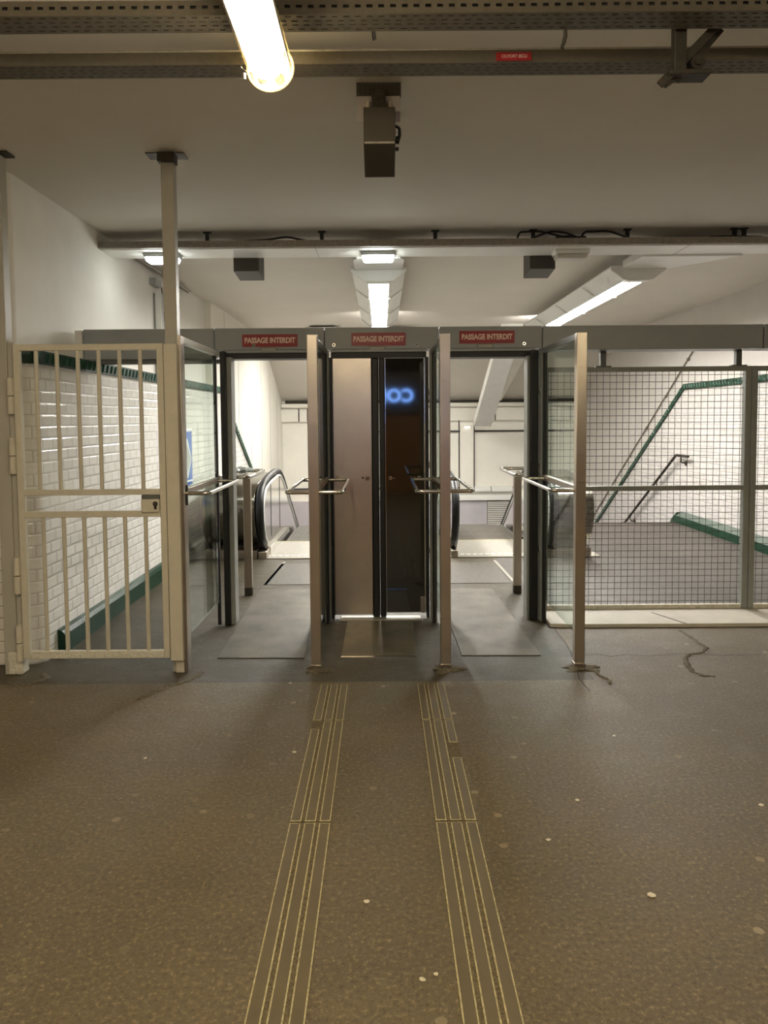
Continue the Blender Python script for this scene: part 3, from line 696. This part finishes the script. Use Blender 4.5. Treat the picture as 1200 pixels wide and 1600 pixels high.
def mesh_panel(x0, x1, z0, z1):
    mb = MB(); r = .0021; random.seed(int(x0*10+z0*100))
    nx = round((x1-x0)/.0515); nz = round((z1-z0)/.0515)
    for i in range(nx):
        x = x0+(i+.5)*(x1-x0)/nx
        mb.tube([(x+random.uniform(-.001,.001),fy,z0),(x+random.uniform(-.002,.002),fy,(z0+z1)/2),(x,fy,z1)], r, 5)
    for i in range(nz):
        z = z0+(i+.5)*(z1-z0)/nz
        mb.tube([(x0,fy+.003,z),((x0+x1)/2,fy+.003,z+random.uniform(-.002,.002)),(x1,fy+.003,z)], r, 5)
    return mb.build('wire_mesh', M['wire'], f)
for (x0, x1) in ((1.30, 2.835), (2.931, 4.38)):
    mesh_panel(x0, x1, 1.008, 1.902); mesh_panel(x0, x1, .062, .970)

# ------------------------------------------------------------------ escalators
prof = [(8.30,.10),(8.10,.22),(7.99,.42),(7.98,.62),(8.06,.76),(8.25,.845),(8.6,.885),(9.2,.915),(9.45,.90),(9.75,.79)]
s_ = math.tan(math.radians(29))
y_e = 16.2; prof_d = prof+[(y_e, .79-(y_e-9.75)*s_)]
def smooth_prof(P, k=4):
    return [(p.y, p.z) for p in rounded([(0,a,b) for a, b in P], .09, k)]
def balustrade(x_in, x_out, deck_x, label, number=None):
    """x_in = passenger side, x_out = outer face of thin part, deck_x = far edge of the wide drum (None for none)"""
    t = thing('escalator_balustrade', label, 'escalator balustrade', ((x_in+x_out)/2, 9.0, 0), 'escalator balustrades')
    xm = (x_in+x_out)/2; P = smooth_prof(prof_d)
    MB().tube([(xm, a, b) for a, b in P], .042, 10, ry=.03).build('handrail', M['black'], t, smooth=True)
    def inset(d): # lower profile
        Q = []
        for i, (a, b) in enumerate(P):
            a0, b0 = P[max(i-1,0)]; a1, b1 = P[min(i+1,len(P)-1)]
            n_ = Vector((a1-a0, b1-b0)).normalized(); Q.append((a+n_.y*d, b-n_.x*d))
        return Q
    Q = inset(.045)
    bot = [(y_e, Q[-1][1]-1.0), (10.4, -.45), (9.9, -.1), (8.4, .02)]
    w = .028 if x_out > x_in else -.028
    MB().prism(Q+bot, xm-w, xm+w, 'x').build('inner_panel', M['mirror'], t)
    # light trim band under the handrail on the passenger side
    sg = -1 if x_out > x_in else 1
    Q2 = inset(.06)
    MB().tube([(xm+sg*.034, a, b) for a, b in Q2], .011, 6).build('trim_band', M['lumwhite'], t, smooth=True)
    for ys_ in (8.62, 9.35):
        MB().box(xm+sg*.028, xm+sg*.032, ys_-.006, ys_+.006, .18, .83).build('panel_joint', M['black'], t)
    # black outer cheek of the newel
    cheek = [p for p in Q if p[0] < 8.9 and p[1] < .87]+[(8.75,.80),(8.55,.30),(8.45,.10)]
    # skirt
    sk = [(8.35,.0),(8.35,.10),(9.9,.10),(10.5,-.12),(y_e,-.12-(y_e-10.5)*s_),(y_e,-1.0-(y_e-10.5)*s_),(10.4,-.6),(9.8,-.2)]
    MB().prism([p for p in sk], x_in, xm, 'x').build('skirt', M['mirror'], t, .004)
    if deck_x is not None:
        D = inset(.02)
        dk = MB().prism(D+[(y_e, D[-1][1]-1.2), (10.4,-.6), (9.8,-.02), (8.15,.0), (8.15,.06)], x_out, deck_x, 'x').build('newel_casing', M['drum'], t, .006, smooth=False)
        for p in dk.data.polygons: p.use_smooth = True
        dk.data.set_sharp_from_angle(angle=math.radians(35))
        MB().box(min(x_out,deck_x), max(x_out,deck_x), 8.12, 8.3, 0.0, .10).build('plinth', M['steel_dk'], t, .004)
        if number:
            text_mesh(number, 'number', .06, M['black'], t, (x_out+(deck_x-x_out)*.25, 7.993, .56), FACE_CAM, 1, .001, .002)
    MB().box(min(x_in,x_out)+.01, max(x_in,x_out)-.01, 8.12, 8.45, 0.0, .085).build('newel_base', M['steel_dk'], t, .01)
    return t
def escalator(x0, x1, label):
    t = thing('escalator', label, 'escalator', ((x0+x1)/2, 9.3, 0), 'escalators going down')
    MB().box(x0-.12, x1+.1, 8.12, 9.26, .001, .012).build('landing_plate', M['land'], t, .002)
    d = MB(); n = int((x1-x0+.1)/.07)
    for i in range(n):
        x = x0-.05+i*.07; d.box(x, x+.045, 8.24, 8.285, .012, .016)
    d.build('dotted_line', M['lumwhite'], t)
    MB().box(x0, x1, 9.245, 9.262, .012, .016).build('edge_line', M['glue'], t)
    y = 9.27; z = 0.
    for i in range(16):
        if i < 3: zz = -.01
        elif i == 3: zz = -.03
        else: zz = zz-(.05 if i == 4 else .14 if i == 5 else .22)
        b = MB(); b.box(x0+.02, x1-.02, y, y+.395, zz-.24, zz-.004, 0)
        for k in range(30):
            xx = x0+.03+k*(x1-x0-.06)/30; b.box(xx, xx+.012, y+.004, y+.39, zz-.004, zz+.004, 0)
        b.build('step', M['comb'], t); y += .40
    return t
escalator(-1.27, -.33, 'escalator going down at the end of the left passage')
escalator(.86, 1.80, 'escalator going down at the end of the right passage')
balustrade(-1.28, -1.40, -1.98, 'black handrailed escalator side with wide rounded steel casing, left edge of the left escalator', '2')
balustrade(-.32, -.22, None, 'escalator side on the right edge of the left escalator, behind the middle door')
balustrade(.85, .75, None, 'escalator side on the left edge of the right escalator, beside the steel post')
balustrade(1.81, 1.93, 2.32, 'escalator side with rounded dark casing seen through glass and mesh, far right')
mb = MB(); mb.prism([(10.3,0),(y_e,-(y_e-10.3)*s_),(y_e,-(y_e-10.3)*s_-.3),(10.3,-.3)], -.22, .75, 'x')
tag(mb.build('escalator_deck', M['mirror'], bevel=.003), 'sloping steel deck between the two escalators', 'deck')
# light landing plate beside the right drum
tag(MB().box(1.91, 2.42, 8.11, 8.7, .001, .011).build('landing_plate', M['land'], bevel=.002), 'pale corner of landing plate beside the right escalator casing', 'landing plate')
tag(MB().box(2.34, 2.42, 8.72, 10.6, .001, .10).build('kerb', M['dkbrown'], bevel=.01), 'low dark kerb right of the right escalator casing', 'kerb')

# ------------------------------------------------------------------ stairs on the right
st = thing('staircase', 'stairs going down on the right beyond the mesh fence', 'staircase', (3.4, 10.72, 0))
MB().box(2.45, XR, 10.66, 10.735, -.17, .006).build('top_nosing', M['dkbrown'], st, .002)
y = 10.735; z = -.17
for i in range(17):
    MB().box(2.45, XR, y, y+.31, z-.17, z).build('stair_step', M['far_floor'], st, .004); y += .305; z -= .17
hr = thing('handrail', 'black wall handrail descending along the tiled wall on the right', 'handrail', (4.32, 10.8, 1))
path = rounded([(4.32,10.38,.985),(4.32,10.80,.985),(4.32,15.6,.985-4.8*.585)], .04)
MB().tube(path, .021, 10).build('rail', M['dkbrown'], hr, smooth=True)
for yb in (10.62, 11.55, 12.75, 14.0):
    zb = .985-max(0, yb-10.80)*.585
    b = MB(); b.tube(rounded([(4.32,yb,zb-.01),(4.32,yb,zb-.10),(4.40,yb,zb-.11)], .03), .009, 8); b.cyl((4.385,yb,zb-.11),(4.40,yb,zb-.11),.035,14)
    b.build('rail_bracket', M['dkbrown'], hr, smooth=True)
cd = MB(); cd.tube([(4.60,10.9,2.54),(4.60,16.6,2.54-5.7*.62)], .010, 8)
for k in range(7):
    yy = 11.1+k*.85; zz = 2.54-(yy-10.9)*.62; cd.box(4.585, 4.62, yy-.02, yy+.02, zz-.03, zz+.01)
tag(cd.build('conduit', M['cable_g'], smooth=True), 'thin conduit sloping down the plaster wall above the right stairs', 'conduit')

# ------------------------------------------------------------------ ceiling services: cable trays
def cable_tray(y0, y1, zb, lip, label, slots=True):
    t = thing('cable_tray', label, 'cable tray', (0, (y0+y1)/2, zb), 'perforated cable trays across the ceiling')
    X0, X1 = -3.2, 3.2; P = .0405
    v = []; fs = []
    vid = {}
    def V(p):
        k = tuple(round(a, 5) for a in p)
        if k not in vid: vid[k] = len(v); v.append(k)
        return vid[k]
    def quad(a, b, c_, d): fs.append((V(a), V(b), V(c_), V(d)))
    rows = [(0,.010,None),(.010,.0145,0.),(.0145,.030,None),(.030,.0345,.5),(.0345,.050,None),(.050,.0545,0.5),(.0545,.072,None),(.072,.0765,0.),(.0765,1,None)]
    n = int((X1-X0)/P); D = y1-y0
    xs_ = [X0+i*P/2 for i in range(2*n+1)]
    for r0, r1, ph in rows:
        ya = y0+r0/.088*D if r0 < 1 else y1; yb = min(y1, y0+r1/.088*D) if r1 < 1 else y1
        for i in range(2*n):
            if ph is not None and ((i % 2 == 0) == (ph == 0.)): continue
            quad((xs_[i],ya,zb),(xs_[i+1],ya,zb),(xs_[i+1],yb,zb),(xs_[i],yb,zb))
    for yy, on in ((y0, True), (y1, False)):
        for r0, r1, ph in ((0,.38,None),(.38,.60,0. if on and slots else None),(.60,1,None)):
            for i in range(2*n):
                if ph is not None and i % 2 == 0: continue
                quad((xs_[i],yy,zb+r0*lip),(xs_[i+1],yy,zb+r0*lip),(xs_[i+1],yy,zb+r1*lip),(xs_[i],yy,zb+r1*lip))
    me = bpy.data.meshes.new('perforated_channel'); me.from_pydata(v, [], fs); me.materials.append(M['tray'])
    o = bpy.data.objects.new('perforated_channel', me); COL.objects.link(o); o.parent = t; o.matrix_parent_inverse = Matrix.Translation(t.location).inverted()
    sd = o.modifiers.new('solid', 'SOLIDIFY'); sd.thickness = .0014
    for yy in (y0, y1): MB().tube([(X0,yy,zb+lip),(X1,yy,zb+lip)], .004, 6).build('rolled_edge', M['race_r'], t)
    for x in (-2.9, -1.9, 1.9, 2.9):
        MB().box(x-.008, x+.008, y0-.002, y1+.002, zb+lip, CEIL).build('hanger', M['rust'], t)
    for k, (dy, r) in enumerate(((.2,.018),(.5,.020),(.8,.018))):
        yy = y0+(y1-y0)*dy
        MB().tube([(X0+i*.4, yy+math.sin(i*1.7+k)*.004, zb+r+.004+abs(math.sin(i+k))*.004) for i in range(17)], r, 8).build('cable', M['cable'], t, smooth=True)
    return t
cable_tray(2.62, 2.735, 2.945, .052, 'perforated metal cable tray across the ceiling, the nearer of the two')
cable_tray(2.975, 3.085, 2.945, .050, 'perforated metal cable tray across the ceiling, the farther one with the red tag', False)
t = thing('tag', 'small worn red tag on the farther cable tray', 'label', (.53, 2.969, 2.965))
MB().box(.459, .598, 2.966, 2.969, 2.947, 2.979).build('tag_plate', M['red'], t, .001)
text_mesh('CO.FORT SECU', 'lettering', .017, M['white_t'], t, (.53, 2.9655, 2.963), FACE_CAM, .85, .0002, .0003)
# hook under near tray
hk = MB(); hk.tube([(.672,2.735,2.95),(.674,2.74,2.925),(.668,2.745,2.90),(.662,2.745,2.885),(.670,2.745,2.880)], [.006,.008,.007,.006,.003], 8)
tag(hk.build('hook', M['rust'], smooth=True), 'small rusty hook hanging from the nearer cable tray', 'hook')
tag(MB().tube([(-.018,2.735,2.96),(-.012,2.76,2.93),(-.020,2.80,2.945),(-.035,2.86,3.14)], .003, 6).build('cable', M['cable'], smooth=True), 'thin loose cable between the two trays near the centre', 'cable')
# cantilever bracket on the right: two angled channel arms bolted to a hanging upright
br = thing('support_bracket', 'heavy dark steel bracket with slanting arms hanging at the upper right', 'bracket', (1.15, 2.8, 2.95))
MB().box(1.078, 1.122, 2.76, 2.80, 2.80, 3.14).build('upright', M['rust'], br, .003)
def arm(p0, p1, w, d, name='arm'):
    a = Vector(p0); b = Vector(p1); ax = (b-a).normalized(); sd = ax.cross(Vector((0,1,0))).normalized(); dp = Vector((0,1,0))
    vs = []
    for q in (a, b):
        for i, j in ((-1,-1),(1,-1),(1,1),(-1,1)): vs.append(q+sd*w/2*i+dp*d/2*j)
    MB().add(vs, [(0,1,2,3),(4,7,6,5),(0,4,5,1),(1,5,6,2),(2,6,7,3),(3,7,4,0)]).build(name, M['rust'], br, .002)
arm((1.235,2.775,2.975),(1.03,2.775,2.765), .030, .012); arm((1.262,2.80,2.975),(1.10,2.80,2.79), .026, .012); arm((1.10,2.80,2.80),(1.055,2.80,2.77), .016, .010)
MB().box(1.06, 1.21, 2.75, 2.83, 2.795, 2.812).build('base_plate', M['rust'], br, .003)
b = MB(); b.tube([(1.165,2.76,2.84),(1.165,2.80,2.84)], .026, 12); b.cyl((1.165,2.75,2.84),(1.165,2.76,2.84),.014,6); b.build('bolt', M['rust'], br)

# tube lamps
def tube_lamp(x, y0, y1, z, label):
    t = thing('tube_lamp', label, 'lamp', (x, (y0+y1)/2, z), 'tubular ceiling lamps')
    MB().tube([(x, y0, z), (x, y1, z)], .082, 32).build('clear_tube', M['clear'], t, smooth=True)
    MB().tube([(x-.006, y0+.10, z), (x-.006, y1-.05, z)], .066, 24).build('glowing_tube', M['tube_e'], t, smooth=True)
    rf = [(x+.076*math.cos(a_), z+.076*math.sin(a_)) for a_ in [math.radians(-8+i*196/16) for i in range(17)]]
    rf += [(x+.072*math.cos(a_), z+.072*math.sin(a_)) for a_ in [math.radians(188-i*196/16) for i in range(17)]]
    MB().prism(rf, y0+.05, y1-.03, 'y').build('reflector', M['lumwhite'], t, smooth=True)
    for yy in (y0, y1):
        c_ = MB(); n = 32
        c_.tube([(x+.084*math.cos(2*math.pi*k/n), yy, z+.084*math.sin(2*math.pi*k/n)) for k in range(n)], .005, 6, closed=True)
        c_.build('end_ring', M['lampyel'], t, smooth=True)
    c_ = MB(); c_.tube([(x, y1-.004, z), (x, y1+.004, z), (x, y1+.018, z)], [.082, .080, .05], 28); c_.build('end_cap', M['clear'], t, smooth=True)
    for sx, zz in ((-.035,-.02), (.03,-.025)):
        MB().tube([(x+sx,y1-.05,z+zz),(x+sx,y1-.03,z+zz),(x+sx,y1-.01,z+zz)], [.020,.018,.006], 12).build('lamp_holder', M['lampyel'], t, smooth=True)
    w = MB(); w.tube(rounded([(x-.085,y1-.02,z+.05),(x-.11,y1-.02,z+.02),(x-.10,y1-.02,z-.01),(x-.086,y1-.02,z-.02)], .015), .0025, 6); w.cyl((x-.092,y1-.02,z-.03),(x-.092,y1-.02,z-.05),.008,8)
    w.build('spring_clip', M['chrome'], t, smooth=True)
    for yy in (y0+.25, y1-.35):
        MB().box(x-.012, x+.012, yy-.015, yy+.015, z+.08, CEIL).build('hanger', M['rust'], t)
    return t
TL = tube_lamp(-.40, 1.25, 2.79, 2.845, 'bright warm tubular lamp hanging at the top of the picture')
for k, (dx, dy) in enumerate(((0,-2.4),(0,-4.8),(3.0,-1.2),(3.0,-3.6),(-3.0,-1.6),(-3.0,-4.0))):
    copy_tree(TL, dx, dy, 0, 'tubular ceiling lamp further back in the hall, behind the viewer')

# housings hanging from the ceiling
c_ = thing('camera_housing', 'dark boxy camera housing hanging from a perforated plate, centre of the near ceiling', 'camera housing', (0, 3.6, 3.0))
MB().box(-.108, .104, 3.60, 3.625, 3.085, 3.15).build('perforated_plate', M['box_d'], c_, .002)
hb = MB()
for i in range(9):
    for j in range(3):
        xx = -.088+i*.0215; zz = 3.098+j*.0165; hb.cyl((xx,3.5985,zz),(xx,3.602,zz),.0042,8)
hb.build('plate_holes', M['black'], c_)
pl = MB(); pl.box(-.106, -.042, 3.598, 3.604, 2.965, 3.085); pl.box(.036, .100, 3.598, 3.604, 2.965, 3.085); pl.box(-.042, .036, 3.598, 3.604, 3.0, 3.085)
pl.build('mounting_plate', M['lilac'], c_, .001)
for s in (-1, 1):
    MB().tube([(s*.05-.003,3.592,3.02),(s*.05-.003,3.592,3.055)], .012, 10).build('slot_cover', M['em_off'], c_, smooth=True)
MB().box(-.036, .030, 3.54, 3.60, 2.99, 3.10).build('neck', M['rust'], c_, .008)
hm = MB(); hm.prism([(3.50,2.995),(3.50,2.83),(3.72,2.745),(3.78,2.77),(3.78,2.98)], -.074, .074, 'x')
hm.build('housing', M['box_d'], c_, .003)
MB().box(-.070, .070, 3.497, 3.503, 2.828, 2.836).build('seam', M['race_r'], c_)
MB().tube(rounded([(.076,3.56,2.93),(.095,3.56,2.92),(.095,3.56,2.88),(.078,3.56,2.86)], .01), .007, 8).build('cable', M['cable'], c_, smooth=True)
b = MB(); b.tube([(.075,3.56,2.868),(.095,3.56,2.862)], .017, 10); b.tube([(.075,3.56,2.825),(.09,3.56,2.822)], .009, 8); b.build('connector', M['cable'], c_, smooth=True)
def small_housing(x, label):
    t = thing('camera_housing', label, 'camera housing', (x, 6.9, 2.95))
    h_ = MB(); h_.prism([(6.72,3.10),(6.72,2.89),(7.02,2.86),(7.02,3.10)], x-.115, x+.115, 'x'); h_.build('housing', M['box_d'], t, .004)
    MB().box(x-.05, x+.05, 6.8, 6.9, 3.09, 3.149).build('neck', M['rust'], t)
    return t
small_housing(-1.21, 'dark box hanging behind the raceway over the left passage')
small_housing(1.46, 'dark box hanging behind the raceway over the right passage')

# raceway across the ceiling
rw = thing('light_raceway', 'long white enamel raceway hanging across the ceiling', 'raceway', (0, 6.5, 3.03))
mb = MB(); mb.box(-2.38, 4.6, 6.30, 6.34, 3.005, 3.062)
for i in range(5): mb.box(-2.38, 4.6, 6.295, 6.302, 3.008+i*.011, 3.013+i*.011)
mb.build('ribbed_channel', M['race_r'], rw, 0)
MB().box(-2.38, 4.6, 6.34, 6.69, 3.0, 3.05).build('white_casing', M['race'], rw, .004)
c2 = MB(); c2.prism([(-.215,6.69),(.18,6.69),(.215,6.76),(.215,7.20),(-.25,7.20),(-.25,6.76)], 2.985, 3.06, 'z'); c2.build('centre_branch', M['race'], rw, .004)
c3 = MB(); c3.prism([(2.35,6.69),(3.25,6.69),(2.80,7.22),(2.34,7.22)], 2.985, 3.06, 'z'); c3.build('right_branch', M['race'], rw, .004)
for x in (-.55, 2.62): MB().box(x-.001, x+.002, 6.30, 6.69, 2.9985, 3.0).build('joint', M['cable_g'], rw)
for x in (-1.474,-.498,.468,1.302,2.106,3.02,3.10):
    t = thing('hanger_rod', 'dark hanger between ceiling and raceway', 'hanger', (x, 6.38, 3.15), 'raceway hangers')
    MB().box(x-.016, x+.016, 6.36, 6.39, 3.058, 3.15).build('rod', M['cable'], t, .002); MB().box(x-.032, x+.032, 6.355, 6.395, 3.138, 3.15).build('plate', M['cable'], t, .002)
labels = ['leftmost black hanger above the raceway','black hanger above the raceway left of the central lamp','black hanger above the raceway right of the central lamp','black hanger among the looped cables above the raceway','black hanger at the right end of the arched cable','left one of the paired hangers at the upper right','right one of the paired hangers at the upper right']
for o_, lb in zip([o_ for o_ in bpy.data.objects if o_.name.startswith('hanger_rod')], labels): o_['label'] = lb
def loose(path, r, lb): tag(MB().tube(rounded(path, .06, 4), r, 8).build('cable', M['cable'], smooth=True), lb, 'cable', 'loose black cables on the raceway')
loose([(-1.25,6.40,3.075),(-.95,6.38,3.085),(-.80,6.38,3.11),(-.62,6.4,3.075)], .009, 'low black cable lying on the raceway left of centre')
loose([(1.16,6.33,3.072),(1.18,6.33,3.12),(1.36,6.36,3.135),(1.55,6.36,3.085),(1.75,6.36,3.08)], .009, 'black cable loop on the raceway above the right passage')
loose([(1.30,6.34,3.075),(1.44,6.34,3.13),(1.58,6.36,3.12),(1.70,6.36,3.07)], .009, 'second black cable arching beside the loop on the raceway')
loose([(1.70,6.33,3.072),(1.73,6.33,3.12),(1.95,6.35,3.128),(2.10,6.36,3.075)], .010, 'black cable arching between clamp and hanger on the raceway')
loose([(2.80,6.36,3.074),(2.95,6.36,3.08),(3.25,6.36,3.072)], .009, 'flat black cable lying on the raceway at the far right')
tag(MB().box(1.50, 1.62, 6.36, 6.42, 3.062, 3.10).build('cable_clamp', M['cable'], bevel=.008), 'black clamp lump holding cables on the raceway', 'clamp')

# emergency lights
def emergency(x, lit, lb):
    t = thing('emergency_light', lb, 'emergency light', (x, 6.5, 2.99), 'emergency lights under the raceway')
    b = MB(); b.prism([(x-.155,3.0),(x+.155,3.0),(x+.145,2.965),(x-.145,2.965)], 6.44, 6.60, 'y'); b.build('housing', M['race'] if not lit else M['wallbox'], t, .008)
    b = MB(); b.prism([(x-.142,2.966),(x+.142,2.966),(x+.125,2.925),(x-.125,2.925)], 6.45, 6.59, 'y'); b.build('diffuser', M['em_e'] if lit else M['em_off'], t, .012)
    return t
emergency(-1.90, True, 'lit emergency light at the left end, behind the gate post')
emergency(-.02, True, 'lit emergency light in front of the central luminaire')
emergency(1.66, False, 'unlit emergency light above the right passage')

# louvred luminaires
def luminaire(x, y0, y1, z, label):
    t = thing('louvred_luminaire', label, 'luminaire', (x, y0, z), 'louvred white luminaires')
    for s in (-1, 1):
        b = MB(); b.prism([(x+s*.262,z+.10),(x+s*.108,z-.012),(x+s*.100,z-.012),(x+s*.100,z+.02),(x+s*.25,z+.115)], y0+.02, y1, 'y'); b.build('reflector_wing', M['lumwhite'], t, .001)
    MB().box(x-.0995, x+.0995, y0+.12, y1, z-.002, z+.02).build('diffuser', M['lum_e'], t)
    MB().box(x-.256, x+.256, y0+.02, y1, z+.098, z+.118).build('back_plate', M['lumwhite'], t)
    b = MB(); b.prism([(x-.27,z+.115),(x-.265,z+.07),(x-.14,z-.02),(x+.14,z-.02),(x+.265,z+.07),(x+.27,z+.115)], y0, y0+.035, 'y'); b.build('end_plate', M['race'], t, .004)
    b = MB(); b.prism([(x-.12,z-.021),(x+.12,z-.021),(x+.10,z-.028),(x-.10,z-.028)], y0, y0+.12, 'y'); b.build('end_lip', M['race'], t, .003)
    n = int((y1-y0)/1.25)
    for i in range(n):
        yy = y0+1.05+i*1.25
        b = MB(); b.tube(rounded([(x-.262,yy,z+.085),(x-.11,yy,z-.022),(x+.11,yy,z-.022),(x+.262,yy,z+.085)], .03), .007, 6); b.build('louvre', M['race'], t, smooth=True)
    return t
luminaire(-.02, 7.20, 11.0, 2.90, 'glowing louvred luminaire running away along the ceiling, centre')
luminaire(2.50, 7.22, 11.6, 2.90, 'long glowing louvred luminaire on the right side of the ceiling')
# added luminaires hidden from view, brightening the end wall and left panels
for xx, yy, zz, lb in ((-1.0, 12.6, 3.0, 'added luminaire over the left escalator flight, hidden behind the header'), (.25, 12.7, 2.95, 'added luminaire between the escalator flights, hidden behind the middle door')):
    luminaire(xx, yy, yy+1.5, zz, lb)

# wall box, conduits on left
wb = thing('wall_box', 'grey upright box with black square on the left plaster wall', 'wall box', (-2.33, 7.95, 2.3))
MB().box(-2.38, -2.30, 7.80, 8.12, 2.0, 2.89).build('casing', M['wallbox'], wb, .004)
MB().box(-2.36, -2.30, 7.785, 7.80, 2.0, 2.89).build('side_edge', M['race'], wb, .001)
MB().box(-2.302, -2.296, 7.88, 8.05, 2.60, 2.70).build('black_socket', M['black'], wb, .003)
jb = thing('junction_box', 'small grey junction box with cables near the left ceiling', 'junction box', (-2.36, 7.8, 2.97))
MB().box(-2.38, -2.31, 7.66, 7.86, 2.945, 3.02).build('casing', M['wallbox'], jb, .008)
MB().tube(rounded([(-2.34,7.86,2.98),(-2.34,7.95,2.98),(-2.34,7.98,2.90)], .03), .008, 8).build('cable', M['cable_g'], jb, smooth=True)
for k, (xx, zz, c__) in enumerate(((-2.36,3.10,'race'),(-2.33,3.085,'cable_g'),(-2.30,3.10,'race_r'))):
    tag(MB().tube([(xx,6.70,zz),(xx,9.0,zz+.01)], .010, 8).build('conduit', M[c__], smooth=True), ['conduit on the left wall top, nearest the wall','middle conduit along the left wall top','outer conduit along the left wall top'][k], 'conduit', 'conduits along the left ceiling edge')

# poster
ps = thing('poster', 'blue framed poster with white diamond on the left tiled wall, seen through glass', 'poster', (-2.17, 7.9, 1.12))
MB().box(-2.178, -2.162, 7.2, 8.37, .83, 1.43).build('poster_board', M['blue'], ps, .002)
b = MB(); b.prism([(7.92,1.12),(8.16,1.36),(8.33,1.12),(8.16,.90)], -2.161, -2.158, 'x'); b.build('white_diamond', M['poster'], ps)
b = MB(); b.prism([(8.14,1.28),(8.30,1.12),(8.14,.98)], -2.157, -2.155, 'x'); b.build('grey_triangle', M['greym'], ps)
MB().box(-2.161, -2.158, 7.2, 8.37, .865, .885).build('white_line', M['poster'], ps)
tag(MB().box(-2.17, -2.14, 16.2, 16.6, -.9, -.2).build('wall_sheet', M['orange']), 'orange red sheet low on the left wall beyond the escalator', 'sheet')

# cracks and ridges in the asphalt
for (pts, w, nm, lb, ct, kd) in [
([(1.313, 4.72), (1.408, 4.744), (1.475, 4.69), (1.57, 4.727), (1.706, 4.698), (1.927, 4.731), (2.205, 4.698), (2.499, 4.704)], 0.006, 'floor_crack', 'long dark crack across the asphalt in front of the fence sill', 'crack', 'c'),
([(1.266, 5.458), (1.255, 5.21), (1.252, 4.94), (1.219, 4.646), (1.162, 4.297), (1.166, 4.042)], 0.006, 'floor_crack', 'dark crack running forward past the foot of the right steel post', 'crack', 'c'),
([(2.152, 5.265), (2.16, 5.032), (2.166, 4.846), (2.096, 4.753), (1.99, 4.73), (1.91, 4.567), (1.876, 4.391), (1.912, 4.312), (1.98, 4.311)], 0.016, 'asphalt_ridge', 'curling rough asphalt ridge on the floor in front of the fence', 'ridge', 'r'),
([(1.268, 4.498), (1.297, 4.404), (1.301, 4.315), (1.333, 4.271), (1.319, 4.188)], 0.014, 'asphalt_ridge', 'short rough asphalt ridge beside the foot of the rightmost steel post', 'ridge', 'r'),
([(-1.376, 4.029), (-1.304, 4.144), (-1.241, 4.244), (-1.149, 4.327), (-1.112, 4.461)], 0.018, 'asphalt_ridge', 'low rough asphalt ridge running from the gate latch post foot', 'ridge', 'r'),
([(-2.233, 4.287), (-2.134, 4.264), (-2.078, 4.305), (-2.031, 4.369), (-2.124, 4.461)], 0.016, 'asphalt_ridge', 'rough asphalt ridge at the foot of the hinge post', 'ridge', 'r'),
]:
    P_ = []
    for i in range(len(pts)-1):
        for j in range(6):
            t = j/6; P_.append((pts[i][0]*(1-t)+pts[i+1][0]*t+random.uniform(-.5,.5)*w*.8, pts[i][1]*(1-t)+pts[i+1][1]*t+random.uniform(-.5,.5)*w*1.4))
    mb = MB()
    if kd == 'c':
        for (a, b_) in zip(P_[:-1], P_[1:]):
            dx, dy = b_[0]-a[0], b_[1]-a[1]; l_ = math.hypot(dx, dy) or 1; nx, ny = -dy/l_*w/2, dx/l_*w/2
            mb.add([(a[0]+nx,a[1]+ny,.0012),(a[0]-nx,a[1]-ny,.0012),(b_[0]-nx,b_[1]-ny,.0012),(b_[0]+nx,b_[1]+ny,.0012)], [(0,1,2,3)])
        tag(mb.build(nm, M['crack']), lb, ct)
    else:
        mb.tube([(a, b_, .001) for a, b_ in P_], [w*random.uniform(.5,1.2) for _ in P_], 8)
        mb.v = [(x_, y_, z_*.45) for x_, y_, z_ in mb.v]
        tag(mb.build(nm, M['mound'], smooth=True), lb, ct)
# floor litter
for i, (x, y, s) in enumerate(((-.42,3.35,.012),(-.06,2.28,.012),(.10,1.95,.010),(.14,1.97,.008),(-.55,4.25,.012),(.78,2.9,.010),(.60,2.62,.010),(1.12,3.5,.010),(.86,2.30,.016),(-1.6,2.9,.010),(-1.1,3.3,.009),(1.5,2.85,.012))):
    bm = bmesh.new(); bmesh.ops.create_icosphere(bm, subdivisions=1, radius=1)
    for v in bm.verts: v.co = Vector((v.co.x*s*random.uniform(.7,1.2)+x, v.co.y*s*random.uniform(.7,1.2)+y, (v.co.z+1)*s*.22))
    me = bpy.data.meshes.new('litter_crumb'); bm.to_mesh(me); bm.free(); me.materials.append(M['paper'])
    o = bpy.data.objects.new('litter_crumb', me); COL.objects.link(o); tag(o, 'tiny pale crumb of litter lying on the brown hall floor', 'litter', 'pale litter crumbs on the hall floor')

# ------------------------------------------------------------------ hall behind the viewer (seen in the door's reflection)
struct('wall_near', MB().box(-6, 8, -6.6, -6.5, 0, CEIL), M['darkwall'], 'dark end wall of the hall behind the viewer', 'wall')
k = thing('kiosk', 'brown fronted kiosk behind the viewer, reflected in the dark door leaf', 'kiosk', (.3, -4.2, 0))
MB().box(-1.6, 3.0, -4.4, -4.0, 0, 1.62).build('counter_front', M['kiosk'], k, .01)
MB().box(-1.6, 3.0, -4.4, -4.0, 1.66, 2.5).build('fascia', M['darkwall'], k, .01)
sg_ = thing('lit_sign', 'blue lit sign on the kiosk, reflected in the dark door leaf', 'sign', (.3, -3.98, 2.0))
text_mesh('COIN', 'glowing_letters', .36, M['neon'], sg_, (.20, -3.985, 2.02), FACE_BACK, 1.0, .006, .006)
